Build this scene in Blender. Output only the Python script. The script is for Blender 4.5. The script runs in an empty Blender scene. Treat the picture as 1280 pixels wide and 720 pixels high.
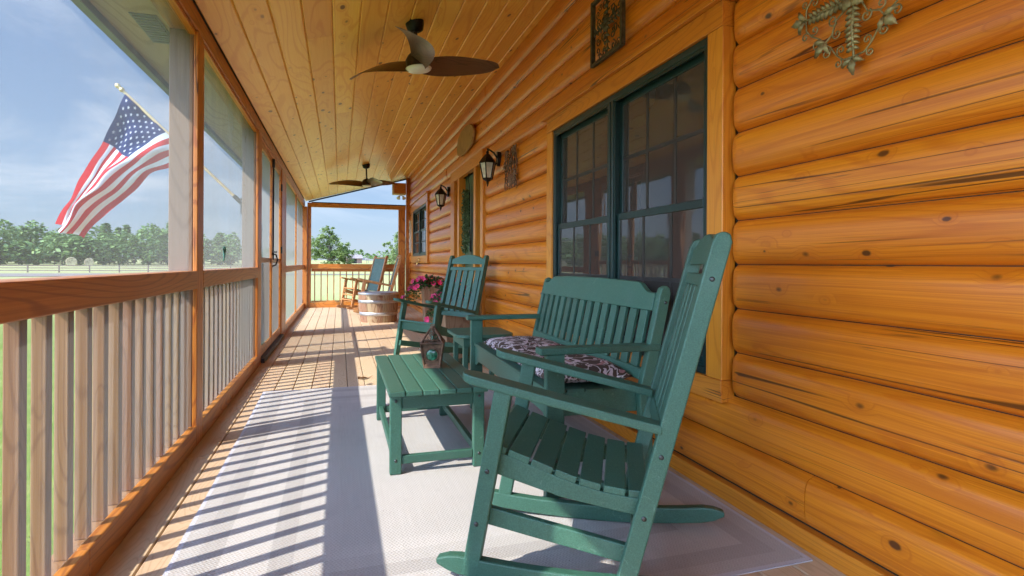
import bpy, math, random
from mathutils import Vector, Matrix, noise
random.seed(7)
R = math.radians
scn = bpy.context.scene
COL = scn.collection

# ------------------------------------------------------------------ helpers
class MB:
    """collects faces of one mesh; rnd is a random value per piece used by the grain textures"""
    def __init__(self):
        self.v=[]; self.f=[]; self.s=[]; self.r=[]; self.m=[]; self.rnd=0.0; self.mi=0; self.M=None
    def add(self, vs, fs, smooth=False):
        o=len(self.v)
        for p in vs:
            p=Vector(p)
            self.v.append(self.M@p if self.M else p)
        for f in fs:
            self.f.append([i+o for i in f]); self.s.append(smooth); self.r.append(self.rnd); self.m.append(self.mi)
    def box(self, a, b, rnd=None):
        if rnd is not None: self.rnd=rnd
        x0,y0,z0=a; x1,y1,z1=b
        self.add([(x0,y0,z0),(x1,y0,z0),(x1,y1,z0),(x0,y1,z0),(x0,y0,z1),(x1,y0,z1),(x1,y1,z1),(x0,y1,z1)],
                 [(0,3,2,1),(4,5,6,7),(0,1,5,4),(1,2,6,5),(2,3,7,6),(3,0,4,7)])
    def bar(self, p, q, w, h, up=(0,0,1)):
        """rectangular bar from p to q; w across, h along up"""
        p=Vector(p); q=Vector(q); d=(q-p).normalized(); u=Vector(up); s=d.cross(u).normalized(); u=s.cross(d).normalized()
        vs=[]
        for c in (p,q):
            for a,b in ((-1,-1),(1,-1),(1,1),(-1,1)): vs.append(c+s*(a*w/2)+u*(b*h/2))
        self.add(vs,[(0,3,2,1),(4,5,6,7),(0,1,5,4),(1,2,6,5),(2,3,7,6),(3,0,4,7)])
    def prism(self, prof, y0, y1):
        """profile of (x,z) pulled along y"""
        n=len(prof)
        area=sum(prof[i][0]*prof[(i+1)%n][1]-prof[(i+1)%n][0]*prof[i][1] for i in range(n))
        if area<0: prof=prof[::-1]
        vs=[(x,y0,z) for x,z in prof]+[(x,y1,z) for x,z in prof]
        fs=[tuple(range(n)),tuple(range(2*n-1,n-1,-1))]
        for i in range(n):
            j=(i+1)%n; fs.append((j,i,i+n,j+n))
        self.add(vs,fs)
    def prism_x(self, prof, x0, x1):
        """profile of (y,z) pulled along x"""
        n=len(prof)
        area=sum(prof[i][0]*prof[(i+1)%n][1]-prof[(i+1)%n][0]*prof[i][1] for i in range(n))
        if area<0: prof=prof[::-1]
        vs=[(x0,y,z) for y,z in prof]+[(x1,y,z) for y,z in prof]
        fs=[tuple(range(n-1,-1,-1)),tuple(range(n,2*n))]
        for i in range(n):
            j=(i+1)%n; fs.append((i,j,j+n,i+n))
        self.add(vs,fs)
    def prism_z(self, prof, z0, z1):
        n=len(prof)
        area=sum(prof[i][0]*prof[(i+1)%n][1]-prof[(i+1)%n][0]*prof[i][1] for i in range(n))
        if area<0: prof=prof[::-1]
        vs=[(x,y,z0) for x,y in prof]+[(x,y,z1) for x,y in prof]
        fs=[tuple(range(n-1,-1,-1)),tuple(range(n,2*n))]
        for i in range(n):
            j=(i+1)%n; fs.append((i,j,j+n,i+n))
        self.add(vs,fs)
    def tube(self, pts, r, n=8, cap=True):
        pts=[Vector(p) for p in pts]; k=len(pts)
        rs=r if isinstance(r,(list,tuple)) else [r]*k
        vs=[]; nrm=None
        for i,p in enumerate(pts):
            t=(pts[min(i+1,k-1)]-pts[max(i-1,0)]).normalized()
            if nrm is None:
                nrm=t.orthogonal().normalized()
            else:
                nrm=(nrm-t*nrm.dot(t))
                nrm=nrm.normalized() if nrm.length>1e-6 else t.orthogonal().normalized()
            b=t.cross(nrm)
            for j in range(n):
                a=2*math.pi*j/n
                vs.append(p+(nrm*math.cos(a)+b*math.sin(a))*rs[i])
        fs=[]
        for i in range(k-1):
            for j in range(n):
                j2=(j+1)%n
                fs.append((i*n+j,i*n+j2,(i+1)*n+j2,(i+1)*n+j))
        self.add(vs,fs,True)
        if cap:
            self.add(vs[:n],[tuple(range(n-1,-1,-1))]); self.add(vs[-n:],[tuple(range(n))])
    def lathe(self, prof, n=24, c=(0,0,0), smooth=True, ph=0.0):
        """profile of (r,z)"""
        vs=[]; k=len(prof)
        for r,z in prof:
            for j in range(n):
                a=2*math.pi*j/n+ph
                vs.append((c[0]+r*math.cos(a),c[1]+r*math.sin(a),c[2]+z))
        fs=[]
        for i in range(k-1):
            for j in range(n):
                j2=(j+1)%n
                fs.append((i*n+j,i*n+j2,(i+1)*n+j2,(i+1)*n+j))
        self.add(vs,fs,smooth)
        self.add(vs[:n],[tuple(range(n-1,-1,-1))]); self.add(vs[-n:],[tuple(range(n))])
    def grid(self, fn, nu, nv, smooth=True, flip=False):
        vs=[fn(i/nu,j/nv) for i in range(nu+1) for j in range(nv+1)]
        fs=[]
        for i in range(nu):
            for j in range(nv):
                a=i*(nv+1)+j
                q=(a,a+nv+1,a+nv+2,a+1)
                fs.append(q[::-1] if flip else q)
        self.add(vs,fs,smooth)
    def build(self, name, mat, parent=None, bevel=0.0, loc=None, kind=None):
        me=bpy.data.meshes.new(name)
        me.from_pydata([tuple(p) for p in self.v],[],self.f)
        mats=mat if isinstance(mat,(list,tuple)) else [mat]
        for m in mats: me.materials.append(m)
        me.polygons.foreach_set('use_smooth',self.s)
        me.polygons.foreach_set('material_index',self.m)
        at=me.attributes.new('rnd','FLOAT','FACE'); at.data.foreach_set('value',self.r)
        me.update()
        o=bpy.data.objects.new(name,me); COL.objects.link(o)
        if parent: o.parent=parent
        if loc: o.location=loc
        if bevel:
            b=o.modifiers.new('bevel','BEVEL'); b.width=bevel; b.segments=2; b.limit_method='ANGLE'; b.angle_limit=R(40)
            b.harden_normals=False
        if kind: o['kind']=kind
        return o

def tag(o,label=None,cat=None,group=None,kind=None):
    if label: o['label']=label
    if cat: o['category']=cat
    if group: o['group']=group
    if kind: o['kind']=kind
    return o
def empty(name,loc=(0,0,0),rz=0.0,label=None,cat=None,group=None):
    o=bpy.data.objects.new(name,None); COL.objects.link(o)
    o.location=loc; o.rotation_euler=(0,0,rz); o.empty_display_size=.1
    return tag(o,label,cat,group)
def inst(src,parent,loc=None,rot=None,scale=None,name=None):
    c=src.copy(); COL.objects.link(c); c.parent=parent
    if loc is not None: c.location=loc
    if rot is not None: c.rotation_euler=rot
    if scale is not None: c.scale=scale
    return c
def copy_tree(o,parent=None):
    c=o.copy(); COL.objects.link(c); c.parent=parent
    for ch in list(o.children): copy_tree(ch,c)
    return c

# ------------------------------------------------------------------ materials
class NT:
    def __init__(self,name):
        self.mat=bpy.data.materials.new(name); self.mat.use_nodes=True
        self.t=self.mat.node_tree; self.t.nodes.clear()
        self.out=self.t.nodes.new('ShaderNodeOutputMaterial')
    def put(self,sock,v):
        if v is None: return
        if isinstance(v,bpy.types.NodeSocket): self.t.links.new(v,sock)
        elif isinstance(v,bpy.types.Node): self.t.links.new(v.outputs[0],sock)
        else:
            if sock.type=='RGBA' and len(v)==3: v=(*v,1)
            sock.default_value=v
    def n(self,typ,ins=None,**props):
        nd=self.t.nodes.new(typ)
        for k,v in props.items(): setattr(nd,k,v)
        for k,v in (ins or {}).items(): self.put(nd.inputs[k],v)
        return nd
    def math(self,op,a,b=None,c=None,clamp=False):
        nd=self.n('ShaderNodeMath',{0:a},operation=op,use_clamp=clamp)
        if b is not None: self.put(nd.inputs[1],b)
        if c is not None: self.put(nd.inputs[2],c)
        return nd.outputs[0]
    def vmath(self,op,a,b=None):
        nd=self.n('ShaderNodeVectorMath',{0:a},operation=op)
        if b is not None: self.put(nd.inputs[1],b)
        return nd.outputs[0]
    def mix(self,fac,a,b,mode='MIX'):
        nd=self.n('ShaderNodeMix',data_type='RGBA',blend_type=mode)
        self.put(nd.inputs[0],fac); self.put(nd.inputs[6],a); self.put(nd.inputs[7],b)
        return nd.outputs[2]
    def step(self,x,a,b):
        nd=self.n('ShaderNodeMapRange',{0:x,1:a,2:b,3:0.0,4:1.0},interpolation_type='SMOOTHSTEP')
        return nd.outputs[0]
    def lin(self,x,a,b,c,d):
        return self.n('ShaderNodeMapRange',{0:x,1:a,2:b,3:c,4:d}).outputs[0]
    def noise(self,vec,scale,detail=2.0,rough=.5,dist=0.0):
        return self.n('ShaderNodeTexNoise',{'Vector':vec,'Scale':scale,'Detail':detail,'Roughness':rough,'Distortion':dist}).outputs[0]
    def principled(self,color,rough=.5,bump=None,bstr=.2,bdist=.01,metal=0.0,spec=.5,coat=0.0,coatr=.1,**extra):
        p=self.n('ShaderNodeBsdfPrincipled',{'Base Color':color,'Roughness':rough,'Metallic':metal,'Specular IOR Level':spec,'Coat Weight':coat,'Coat Roughness':coatr})
        for k,v in extra.items(): self.put(p.inputs[k],v)
        if bump is not None:
            b=self.n('ShaderNodeBump',{'Strength':bstr,'Distance':bdist,'Height':bump}); self.put(p.inputs['Normal'],b.outputs[0])
        self.t.links.new(p.outputs[0],self.out.inputs[0])
        return p

def m_simple(name,col,rough=.5,metal=0.0,var=.15,scale=30.0,bstr=.1,spec=.5,coat=0.0):
    k=NT(name); P=k.n('ShaderNodeTexCoord').outputs['Object']
    a=k.noise(P,scale,4,.6); b=k.noise(P,scale*.13,3,.6)
    f=k.math('ADD',k.math('MULTIPLY',a,.5),k.math('MULTIPLY',b,.5))
    d=tuple(c*(1-var*1.6) for c in col); l=tuple(min(1,c*(1+var*1.6)) for c in col)
    c=k.mix(k.step(f,.3,.7),d,l)
    k.principled(c,rough,a,bstr,.002,metal,spec,coat)
    return k.mat

def m_wood(name,light,dark,knot,axis='Y',across=26.0,along=1.3,rough=.35,coat=.2,coatr=.2,knots=1.0,kscale=(6.0,1.6),crack=0.0,tone=.25,bstr=.15,spec=.5,warp=.35,ringw=.4,kmul=1.0):
    """varnished boards or logs; every board has its own grain through the rnd attribute"""
    k=NT(name); P=k.n('ShaderNodeTexCoord').outputs['Object']
    rnd=k.math('ADD',k.n('ShaderNodeAttribute',attribute_name='rnd').outputs['Fac'],k.n('ShaderNodeObjectInfo').outputs['Random'])
    off=k.n('ShaderNodeCombineXYZ',{0:k.math('MULTIPLY',rnd,7.3),1:k.math('MULTIPLY',rnd,53.7),2:k.math('MULTIPLY',rnd,3.1)}).outputs[0]
    Q=k.vmath('ADD',P,off)
    def sc(a,b):
        v={'Y':(a,b,a),'X':(b,a,a),'Z':(a,a,b)}[axis]
        return k.vmath('MULTIPLY',Q,v)
    # knots
    vo=k.n('ShaderNodeTexVoronoi',{'Vector':sc(*kscale),'Scale':1.0,'Randomness':1.0},feature='F1')
    kd=vo.outputs['Distance']; sel=k.n('ShaderNodeSeparateColor',{0:vo.outputs['Color']})
    has=k.step(sel.outputs[0],1-.75*knots,1-.75*knots+.02) if knots>0 else 0.0
    size=k.math('MULTIPLY_ADD',sel.outputs[1],.085*kmul,.045*kmul)
    wob=k.math('MULTIPLY',k.math('SUBTRACT',k.noise(sc(40,30),1,2),.5),.05)
    kd2=k.math('ADD',kd,wob)
    kin=k.math('MULTIPLY',k.math('SUBTRACT',1.0,k.step(k.math('DIVIDE',kd2,size),.55,1.0)),has)
    khalo=k.math('MULTIPLY',k.math('SUBTRACT',1.0,k.step(k.math('DIVIDE',kd2,size),.8,2.6)),has)
    # growth rings bent round the knots
    low=k.noise(sc(across*.12,along*.5),1,2,.5)
    ringc=k.math('ADD',k.math('MULTIPLY',low,across*1.5),k.math('MULTIPLY',khalo,warp*4))
    ring=k.math('ABSOLUTE',k.math('SUBTRACT',k.math('FRACT',ringc),.5))
    ring=k.math('SUBTRACT',1.0,k.step(ring,.0,.20))
    fib=k.math('ADD',k.math('MULTIPLY',k.noise(sc(across*6,along*2.0),1,3,.65),.6),k.math('MULTIPLY',k.noise(sc(across*19,along*4),1,2,.6),.4))
    g=k.math('ADD',k.math('MULTIPLY',ring,ringw),k.math('MULTIPLY',fib,1.0-ringw))
    c=k.mix(k.step(g,.16,.66),light,dark)
    big=k.noise(sc(5,.9),1,3,.6)
    c=k.mix(k.math('MULTIPLY',k.step(big,.45,.8),.45),c,dark)
    tint=k.lin(k.n('ShaderNodeTexWhiteNoise',{'W':rnd},noise_dimensions='1D').outputs[0],0,1,1-tone,1+tone)
    tr_=k.math('MULTIPLY_ADD',tint,.45,.55)
    c=k.mix(1.0,c,k.n('ShaderNodeCombineColor',{0:tr_,1:tint,2:tint}).outputs[0],'MULTIPLY')
    c=k.mix(k.math('MULTIPLY',khalo,.5),c,dark)
    c=k.mix(k.math('MULTIPLY',kin,.9),c,knot)
    h=k.math('MULTIPLY_ADD',g,-.25,k.math('MULTIPLY',kin,-.4))
    if crack>0:
        cn=k.noise(sc(across*.3,along*.16),1,3,.55)
        ln=k.math('SUBTRACT',1.0,k.step(k.math('ABSOLUTE',k.math('SUBTRACT',cn,.5)),.0022,.0065))
        msk=k.step(k.noise(sc(3,.8),1,1),.62-.12*crack,.66-.1*crack)
        cr=k.math('MULTIPLY',ln,msk)
        cn2=k.noise(sc(across*.8,along*.4),1,2,.5)
        ln2=k.math('MULTIPLY',k.math('SUBTRACT',1.0,k.step(k.math('ABSOLUTE',k.math('SUBTRACT',cn2,.52)),.001,.005)),k.step(k.noise(sc(6,1.6),1,1),.55,.6))
        c=k.mix(k.math('MULTIPLY',ln2,.5),c,tuple(v*1.5 for v in knot))
        c=k.mix(k.math('MULTIPLY',cr,.8),c,tuple(v*.5 for v in knot))
        h=k.math('SUBTRACT',h,cr)
    rg=k.math('MULTIPLY_ADD',fib,.16,rough-.08)
    k.principled(c,rg,h,bstr,.004,0,spec,coat,coatr)
    return k.mat

def m_screen():
    k=NT('insect_screen')
    P=k.n('ShaderNodeTexCoord').outputs['Object']
    fac=k.n('ShaderNodeLayerWeight',{'Blend':.5}).outputs['Facing']
    cos=k.math('MAXIMUM',k.math('SUBTRACT',1.0,fac),.02)
    # woven mesh: the flatter one looks along it the more wire is in the way
    dirt=k.noise(k.vmath('MULTIPLY',P,(1,1.5,.8)),1.3,4,.6)
    cov=k.math('DIVIDE',k.lin(dirt,.3,.7,SCREEN_C*.85,SCREEN_C*1.2),cos)
    yarn=k.noise(k.vmath('MULTIPLY',P,(1,260,6)),1,1)
    yarn2=k.noise(k.vmath('MULTIPLY',P,(1,6,260)),1,1)
    cov=k.math('MULTIPLY',cov,k.lin(k.math('ADD',yarn,yarn2),  .7,1.3,.94,1.06))
    cov=k.math('MINIMUM',cov,.82)
    d=k.n('ShaderNodeBsdfDiffuse',{0:(.13,.124,.112,1)}); t=k.n('ShaderNodeBsdfTranslucent',{0:(.225,.212,.188,1)})
    bn=k.n('ShaderNodeBump',{'Strength':.35,'Distance':.02,'Height':k.noise(k.vmath('MULTIPLY',P,(1,5,1.2)),1.2,3,.5)})
    for s in (d,t): k.t.links.new(bn.outputs[0],s.inputs['Normal'])
    op=k.n('ShaderNodeMixShader',{0:.62,1:d.outputs[0],2:t.outputs[0]})
    tr=k.n('ShaderNodeBsdfTransparent')
    mx=k.n('ShaderNodeMixShader',{0:cov,1:tr.outputs[0],2:op.outputs[0]})
    k.t.links.new(mx.outputs[0],k.out.inputs[0])
    return k.mat

def m_rug():
    k=NT('woven_rug'); P=k.n('ShaderNodeTexCoord').outputs['Object']
    x,y,z=[k.n('ShaderNodeSeparateXYZ',{0:P}).outputs[i] for i in range(3)]
    dx=k.math('SUBTRACT',RUG_W/2,k.math('ABSOLUTE',x)); dy=k.math('SUBTRACT',RUG_L/2,k.math('ABSOLUTE',y))
    d=k.math('MINIMUM',dx,dy)
    band=k.n('ShaderNodeTexWhiteNoise',{'W':k.math('FLOOR',k.math('DIVIDE',d,.078))},noise_dimensions='1D').outputs[0]
    amp=k.math('SUBTRACT',1.0,k.step(d,.42,.62))
    bf=k.math('MULTIPLY',k.lin(band,0,1,-.26,.26),amp)
    # herringbone weave
    zig=k.math('PINGPONG',k.math('MULTIPLY',y,1.0),.012)
    w1=k.math('SINE',k.math('MULTIPLY',k.math('ADD',x,zig),520.0))
    w2=k.math('SINE',k.math('MULTIPLY',y,700.0))
    wv=k.math('MULTIPLY',k.math('ADD',w1,k.math('MULTIPLY',w2,.5)),.33)
    st=k.noise(k.vmath('MULTIPLY',P,(120,4,1)),1,3,.7); so=k.noise(P,2.2,4,.6)
    f=k.math('ADD',k.math('ADD',.5,bf),k.math('ADD',k.math('MULTIPLY',wv,.22),k.math('MULTIPLY',k.math('SUBTRACT',st,.5),.5)))
    c=k.mix(k.math('MAXIMUM',k.math('MINIMUM',f,1.0),0.0),(.325,.306,.283),(.53,.505,.47))
    c=k.mix(k.math('MULTIPLY',k.step(so,.42,.72),.28),c,(.34,.315,.29))
    c=k.mix(k.math('MULTIPLY',k.step(k.noise(P,9,4,.7),.55,.75),.18),c,(.28,.26,.245))
    sp=k.step(k.noise(P,55,1,.5),.80,.83)
    c=k.mix(k.math('MULTIPLY',sp,.7),c,(.12,.10,.09))
    edge=k.math('SUBTRACT',1.0,k.step(d,.012,.02))
    c=k.mix(edge,c,(.50,.50,.53))
    k.principled(c,.95,k.math('ADD',wv,k.math('MULTIPLY',st,.4)),.55,.0025,0,.1)
    return k.mat

def m_green():
    k=NT('green_poly_lumber'); P=k.n('ShaderNodeTexCoord').outputs['Object']
    a=k.noise(P,260,3,.7); b=k.noise(P,7,3,.6)
    c=k.mix(k.step(a,.3,.75),GREEN[0],GREEN[1])
    c=k.mix(k.math('MULTIPLY',k.step(b,.5,.8),.35),c,(.07,.15,.12))
    sc=k.step(k.noise(P,26,4,.65,1.5),.62,.70)
    c=k.mix(k.math('MULTIPLY',sc,.30),c,(.16,.27,.21))
    ob=k.n('ShaderNodeObjectInfo').outputs['Random']; ov=k.lin(ob,0,1,.86,1.14)
    c=k.mix(1.0,c,k.n('ShaderNodeCombineColor',{0:ov,1:ov,2:ov}).outputs[0],'MULTIPLY')
    k.principled(c,.46,a,.5,.0016,0,.5)
    return k.mat

def m_ground():
    k=NT('grass_ground'); P=k.n('ShaderNodeTexCoord').outputs['Object']
    a=k.noise(P,.06,5,.6); b=k.noise(P,1.7,5,.7); e=k.noise(P,38,3,.7)
    c=k.mix(k.step(a,.35,.65),(.13,.20,.02),(.21,.25,.04))
    c=k.mix(k.step(b,.4,.7),c,(.23,.26,.05))
    c=k.mix(k.math('MULTIPLY',k.step(e,.45,.75),.6),c,(.08,.14,.012))
    x,y,z=[k.n('ShaderNodeSeparateXYZ',{0:P}).outputs[i] for i in range(3)]
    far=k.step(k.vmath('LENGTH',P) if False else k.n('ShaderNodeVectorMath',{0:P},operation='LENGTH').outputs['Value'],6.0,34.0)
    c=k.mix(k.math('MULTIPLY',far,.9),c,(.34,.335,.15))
    k.principled(c,.95,k.math('ADD',e,b),.6,.05,0,.1)
    return k.mat
def m_gravel():
    k=NT('gravel'); P=k.n('ShaderNodeTexCoord').outputs['Object']
    a=k.noise(P,14,5,.8); b=k.noise(P,.5,3,.6)
    c=k.mix(k.step(a,.3,.7),(.16,.14,.12),(.24,.21,.185)); c=k.mix(k.math('MULTIPLY',k.step(b,.55,.75),.4),c,(.22,.24,.12))
    k.principled(c,.95,a,.4,.03,0,.1)
    return k.mat
def m_leaf(name,c0,c1,trans=.3):
    k=NT(name); P=k.n('ShaderNodeTexCoord').outputs['Object']
    rnd=k.n('ShaderNodeAttribute',attribute_name='rnd').outputs['Fac']
    w=k.n('ShaderNodeTexWhiteNoise',{'W':rnd},noise_dimensions='1D').outputs[0]
    c=k.mix(w,c0,c1)
    d=k.n('ShaderNodeBsdfPrincipled',{'Base Color':c,'Roughness':.5,'Specular IOR Level':.3})
    t=k.n('ShaderNodeBsdfTranslucent',{0:c})
    mx=k.n('ShaderNodeMixShader',{0:trans,1:d.outputs[0],2:t.outputs[0]})
    k.t.links.new(mx.outputs[0],k.out.inputs[0]); return k.mat
def m_cushion():
    k=NT('floral_cloth'); P=k.n('ShaderNodeTexCoord').outputs['Object']
    wv=k.n('ShaderNodeTexNoise',{'Vector':P,'Scale':7.0,'Detail':2.0}).outputs['Color']
    Q=k.vmath('ADD',P,k.vmath('MULTIPLY',k.vmath('SUBTRACT',wv,(.5,.5,.5)),(.22,.22,.05)))
    vo=k.n('ShaderNodeTexVoronoi',{'Vector':k.vmath('MULTIPLY',Q,(15,11,4)),'Scale':1.0},feature='DISTANCE_TO_EDGE').outputs['Distance']
    stem=k.math('SUBTRACT',1.0,k.step(vo,.025,.05))
    lf=k.step(k.noise(k.vmath('MULTIPLY',Q,(34,20,20)),1,1,.4,.8),.56,.60)
    pk=k.step(k.noise(Q,16,2,.4),.60,.64)
    c=k.mix(lf,(.085,.055,.042),(.60,.50,.52)); c=k.mix(k.math('MULTIPLY',stem,.85),c,(.66,.60,.60)); c=k.mix(k.math('MULTIPLY',pk,.65),c,(.48,.22,.22))
    b=k.n('ShaderNodeTexNoise',{'Vector':P,'Scale':420.0,'Detail':1.0}).outputs[0]
    k.principled(c,.9,b,.25,.001,0,.15)
    return k.mat
def m_glass_dark(name,base=(.050,.043,.037),refl=.055,rough=.025):
    k=NT(name); P=k.n('ShaderNodeTexCoord').outputs['Object']
    bmp=k.n('ShaderNodeBump',{'Strength':.02,'Distance':.02,'Height':k.noise(k.vmath('MULTIPLY',P,(1,5,1.5)),2.0,1)})
    d=k.n('ShaderNodeBsdfDiffuse',{0:(*base,1)})
    g=k.n('ShaderNodeBsdfGlossy',{0:(.95,.97,1,1),1:rough}); k.t.links.new(bmp.outputs[0],g.inputs['Normal'])
    fr=k.n('ShaderNodeFresnel',{'IOR':1.5,'Normal':bmp.outputs[0]}).outputs[0]
    f=k.math('MULTIPLY_ADD',fr,.7,refl,clamp=True)
    mx=k.n('ShaderNodeMixShader',{0:f,1:d.outputs[0],2:g.outputs[0]})
    k.t.links.new(mx.outputs[0],k.out.inputs[0]); return k.mat

SCREEN_C=.098
RUG_W,RUG_L=2.06,3.17
GREEN=((.027,.094,.062),(.054,.150,.102))
M={}
M['log']=m_wood('log_pine',(.78,.262,.012),(.52,.130,.005),(.055,.018,.005),'Y',22,.45,.36,.20,.25,1.15,(9.5,5.6),1.1,.13,.3,.5,.3,.14,1.25)
M['trim']=m_wood('trim_pine',(.72,.275,.022),(.54,.165,.010),(.09,.03,.01),'Z',24,.8,.38,.15,.2,.45,(9,3.5),.3,.10,.15,.5,.35,.2)
M['trim_y']=m_wood('trim_pine_long',(.70,.255,.020),(.50,.145,.009),(.08,.03,.01),'Y',24,.7,.38,.15,.2,.45,(9,3.5),.3,.10,.15,.5,.35,.2)
M['ceiling']=m_wood('ceiling_pine',(.92,.52,.085),(.80,.355,.042),(.13,.045,.015),'Y',17,.7,.38,.2,.2,1.2,(8.5,4.2),0,.2,.12,.5,.3,.3,1.6)
M['post']=m_wood('post_pine',(.55,.185,.020),(.34,.092,.009),(.07,.025,.01),'Z',22,1.0,.42,.12,.2,.4,(7,2.2),.35,.1)
M['rail']=m_wood('rail_pine',(.54,.205,.030),(.30,.095,.014),(.06,.02,.01),'Y',22,.5,.42,.12,.2,.45,(7,3),.12,.12,.15,.5,.35,.28)
M['rail_x']=m_wood('cross_rail_pine',(.60,.21,.025),(.40,.115,.011),(.07,.025,.01),'X',22,.9,.42,.12,.2,.4,(7,1.6),.3,.12)
M['old_post']=m_wood('weathered_post',(.30,.185,.115),(.19,.105,.06),(.06,.03,.02),'Z',22,.7,.6,0,.2,.4,(7,2.2),.35,.15,.15,.4,.35,.2)
M['baluster']=m_wood('baluster_pine',(.34,.168,.062),(.21,.092,.030),(.06,.025,.015),'Z',26,.9,.6,0,.2,.2,(8,2.4),.3,.25,.15,.5,.35,.2)
M['deck']=m_wood('deck_board',(.57,.425,.268),(.48,.342,.208),(.3,.19,.11),'Y',30,1.1,.6,0,.2,0,(8,2),0,.06,.3,.3)
M['soffit']=m_wood('soffit_board',(.46,.33,.22),(.36,.24,.15),(.1,.06,.03),'Y',14,.7,.6,0,.2,.2,(7,1.5),0,.1)
M['rocker_wood']=m_wood('rocker_wood',(.50,.24,.085),(.36,.14,.04),(.1,.04,.02),'Z',24,1.4,.4,.2,.2,0,(7,2),0,.12)
M['barrel']=m_wood('barrel_oak',(.40,.265,.155),(.23,.125,.06),(.08,.04,.02),'Z',16,1.4,.6,0,.2,.3,(9,3),.6,.35)
M['planter']=m_wood('planter_wood',(.34,.21,.125),(.24,.135,.075),(.08,.04,.02),'Z',20,1.2,.6,0,.2,.2,(8,3),0,.1)
M['slab']=m_wood('slab_wood',(.42,.25,.10),(.26,.14,.05),(.1,.05,.02),'Y',20,1.2,.7,0,.2,.2,(6,2),.3,.1)
M['bark']=m_wood('bark',(.17,.13,.10),(.07,.05,.04),(.03,.02,.02),'Z',10,1.0,.9,0,.2,0,(5,2),.8,.2,.6)
M['fence']=m_wood('fence_wood',(.20,.14,.11),(.12,.085,.07),(.05,.03,.02),'Z',10,1.0,.8,0,.2,0,(5,2),0,.2)
M['screen']=m_screen()
M['rug']=m_rug()
M['green']=m_green()
M['sash']=m_simple('dark_green_paint',(.007,.028,.025),.35,0,.12,20,.05)
M['door_green']=m_simple('green_door_paint',(.028,.105,.065),.4,0,.1,8,.05)
M['black']=m_simple('black_metal',(.018,.016,.015),.42,.6,.25,40,.1)
M['bronze']=m_simple('aged_bronze',(.25,.215,.10),.5,.55,.35,26,.3)
M['dark_bronze']=m_simple('dark_bronze',(.075,.062,.036),.55,.5,.35,40,.3)
M['rust']=m_simple('rusty_iron',(.16,.085,.05),.75,.3,.45,35,.5)
M['fan_metal']=m_simple('fan_bronze',(.045,.030,.024),.38,.65,.15,20,.05)
M['fan_blade']=m_wood('walnut_blade',(.105,.050,.028),(.050,.022,.013),(.03,.01,.01),'X',30,1.3,.34,.3,.25,0,(8,2),0,.05,.05)
M['lens']=m_simple('frosted_lens',(.74,.72,.64),.35,0,.02,10,0)
M['hoop']=m_simple('galvanised_hoop',(.50,.50,.50),.45,.75,.2,14,.15)
M['sling']=m_simple('green_sling',(.10,.155,.135),.85,0,.15,120,.3)
M['pot_soil']=m_simple('soil',(.05,.035,.025),.95,0,.3,50,.5)
M['pink']=m_simple('pink_petal',(.78,.035,.16),.55,0,.25,25,.05)
M['leaf']=m_leaf('plant_leaf',(.035,.095,.03),(.10,.20,.075))
M['wreath']=m_leaf('wreath_leaf',(.07,.13,.06),(.20,.28,.14),.15)
M['tree_l']=m_leaf('tree_leaf_light',(.13,.19,.055),(.30,.37,.13),.4)
M['tree_d']=m_leaf('tree_leaf_dark',(.045,.095,.032),(.13,.19,.06),.22)
M['tree_f']=m_leaf('tree_leaf_far',(.085,.155,.040),(.20,.29,.08),.2)
M['ground']=m_ground(); M['gravel']=m_gravel()
M['cushion']=m_cushion()
M['pane']=m_glass_dark('window_glass')
M['lampglass']=m_simple('seeded_lamp_glass',(.55,.50,.40),.15,0,.15,25,.3,.6)
M['grille']=m_simple('muntin_bar',(.026,.023,.020),.5,0,.1,10,0)
M['greenglass']=m_simple('green_art_glass',(.035,.18,.10),.12,0,.6,60,.6,.8)
M['brass']=m_simple('brass',(.62,.42,.14),.35,.9,.1,20,.05)
def m_cloth(name,col,tr):
    k=NT(name); P=k.n('ShaderNodeTexCoord').outputs['Object']
    c=k.mix(k.noise(P,60,3,.6),tuple(v*.92 for v in col),tuple(min(1,v*1.08) for v in col))
    d=k.n('ShaderNodeBsdfDiffuse',{0:c}); t=k.n('ShaderNodeBsdfTranslucent',{0:c})
    mx=k.n('ShaderNodeMixShader',{0:tr,1:d.outputs[0],2:t.outputs[0]}); k.t.links.new(mx.outputs[0],k.out.inputs[0]); return k.mat
M['red']=m_cloth('flag_red',(.52,.026,.035),.4)
M['white']=m_cloth('flag_white',(.76,.76,.77),.4)
M['blue']=m_cloth('flag_blue',(.020,.034,.105),.25)
M['pole']=m_simple('pole_wood',(.50,.36,.17),.5,0,.12,20,.1)
M['gold']=m_simple('gilt_finial',(.62,.45,.20),.4,.5,.1,20,.05)
M['vent']=m_simple('vent_metal',(.22,.215,.20),.6,.2,.1,15,.05)
M['fascia']=m_simple('fascia_paint',(.16,.17,.145),.6,0,.2,5,.1)
M['shingle']=m_simple('roof_shingle',(.10,.095,.09),.9,0,.3,9,.5)
M['boxwood']=m_simple('pale_box_wood',(.50,.33,.16),.6,0,.15,15,.1)
M['lampwhite']=m_simple('white_lamp_shell',(.70,.70,.68),.4,0,.05,10,0)
M['hay']=m_simple('hay',(.46,.37,.21),.95,0,.3,6,.6)
M['barnred']=m_simple('barn_wall',(.22,.13,.10),.8,0,.2,1,.1)
M['barnroof']=m_simple('barn_roof',(.30,.25,.24),.6,.2,.15,1,.1)
M['paint']=m_simple('plaque_white',(.62,.60,.55),.6,0,.1,30,.05)
M['dark']=m_simple('dark_interior',(.02,.018,.016),.9,0,.1,5,0)
M['bolt']=m_simple('steel_bolt',(.09,.10,.10),.4,.9,.2,60,.05)
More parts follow.
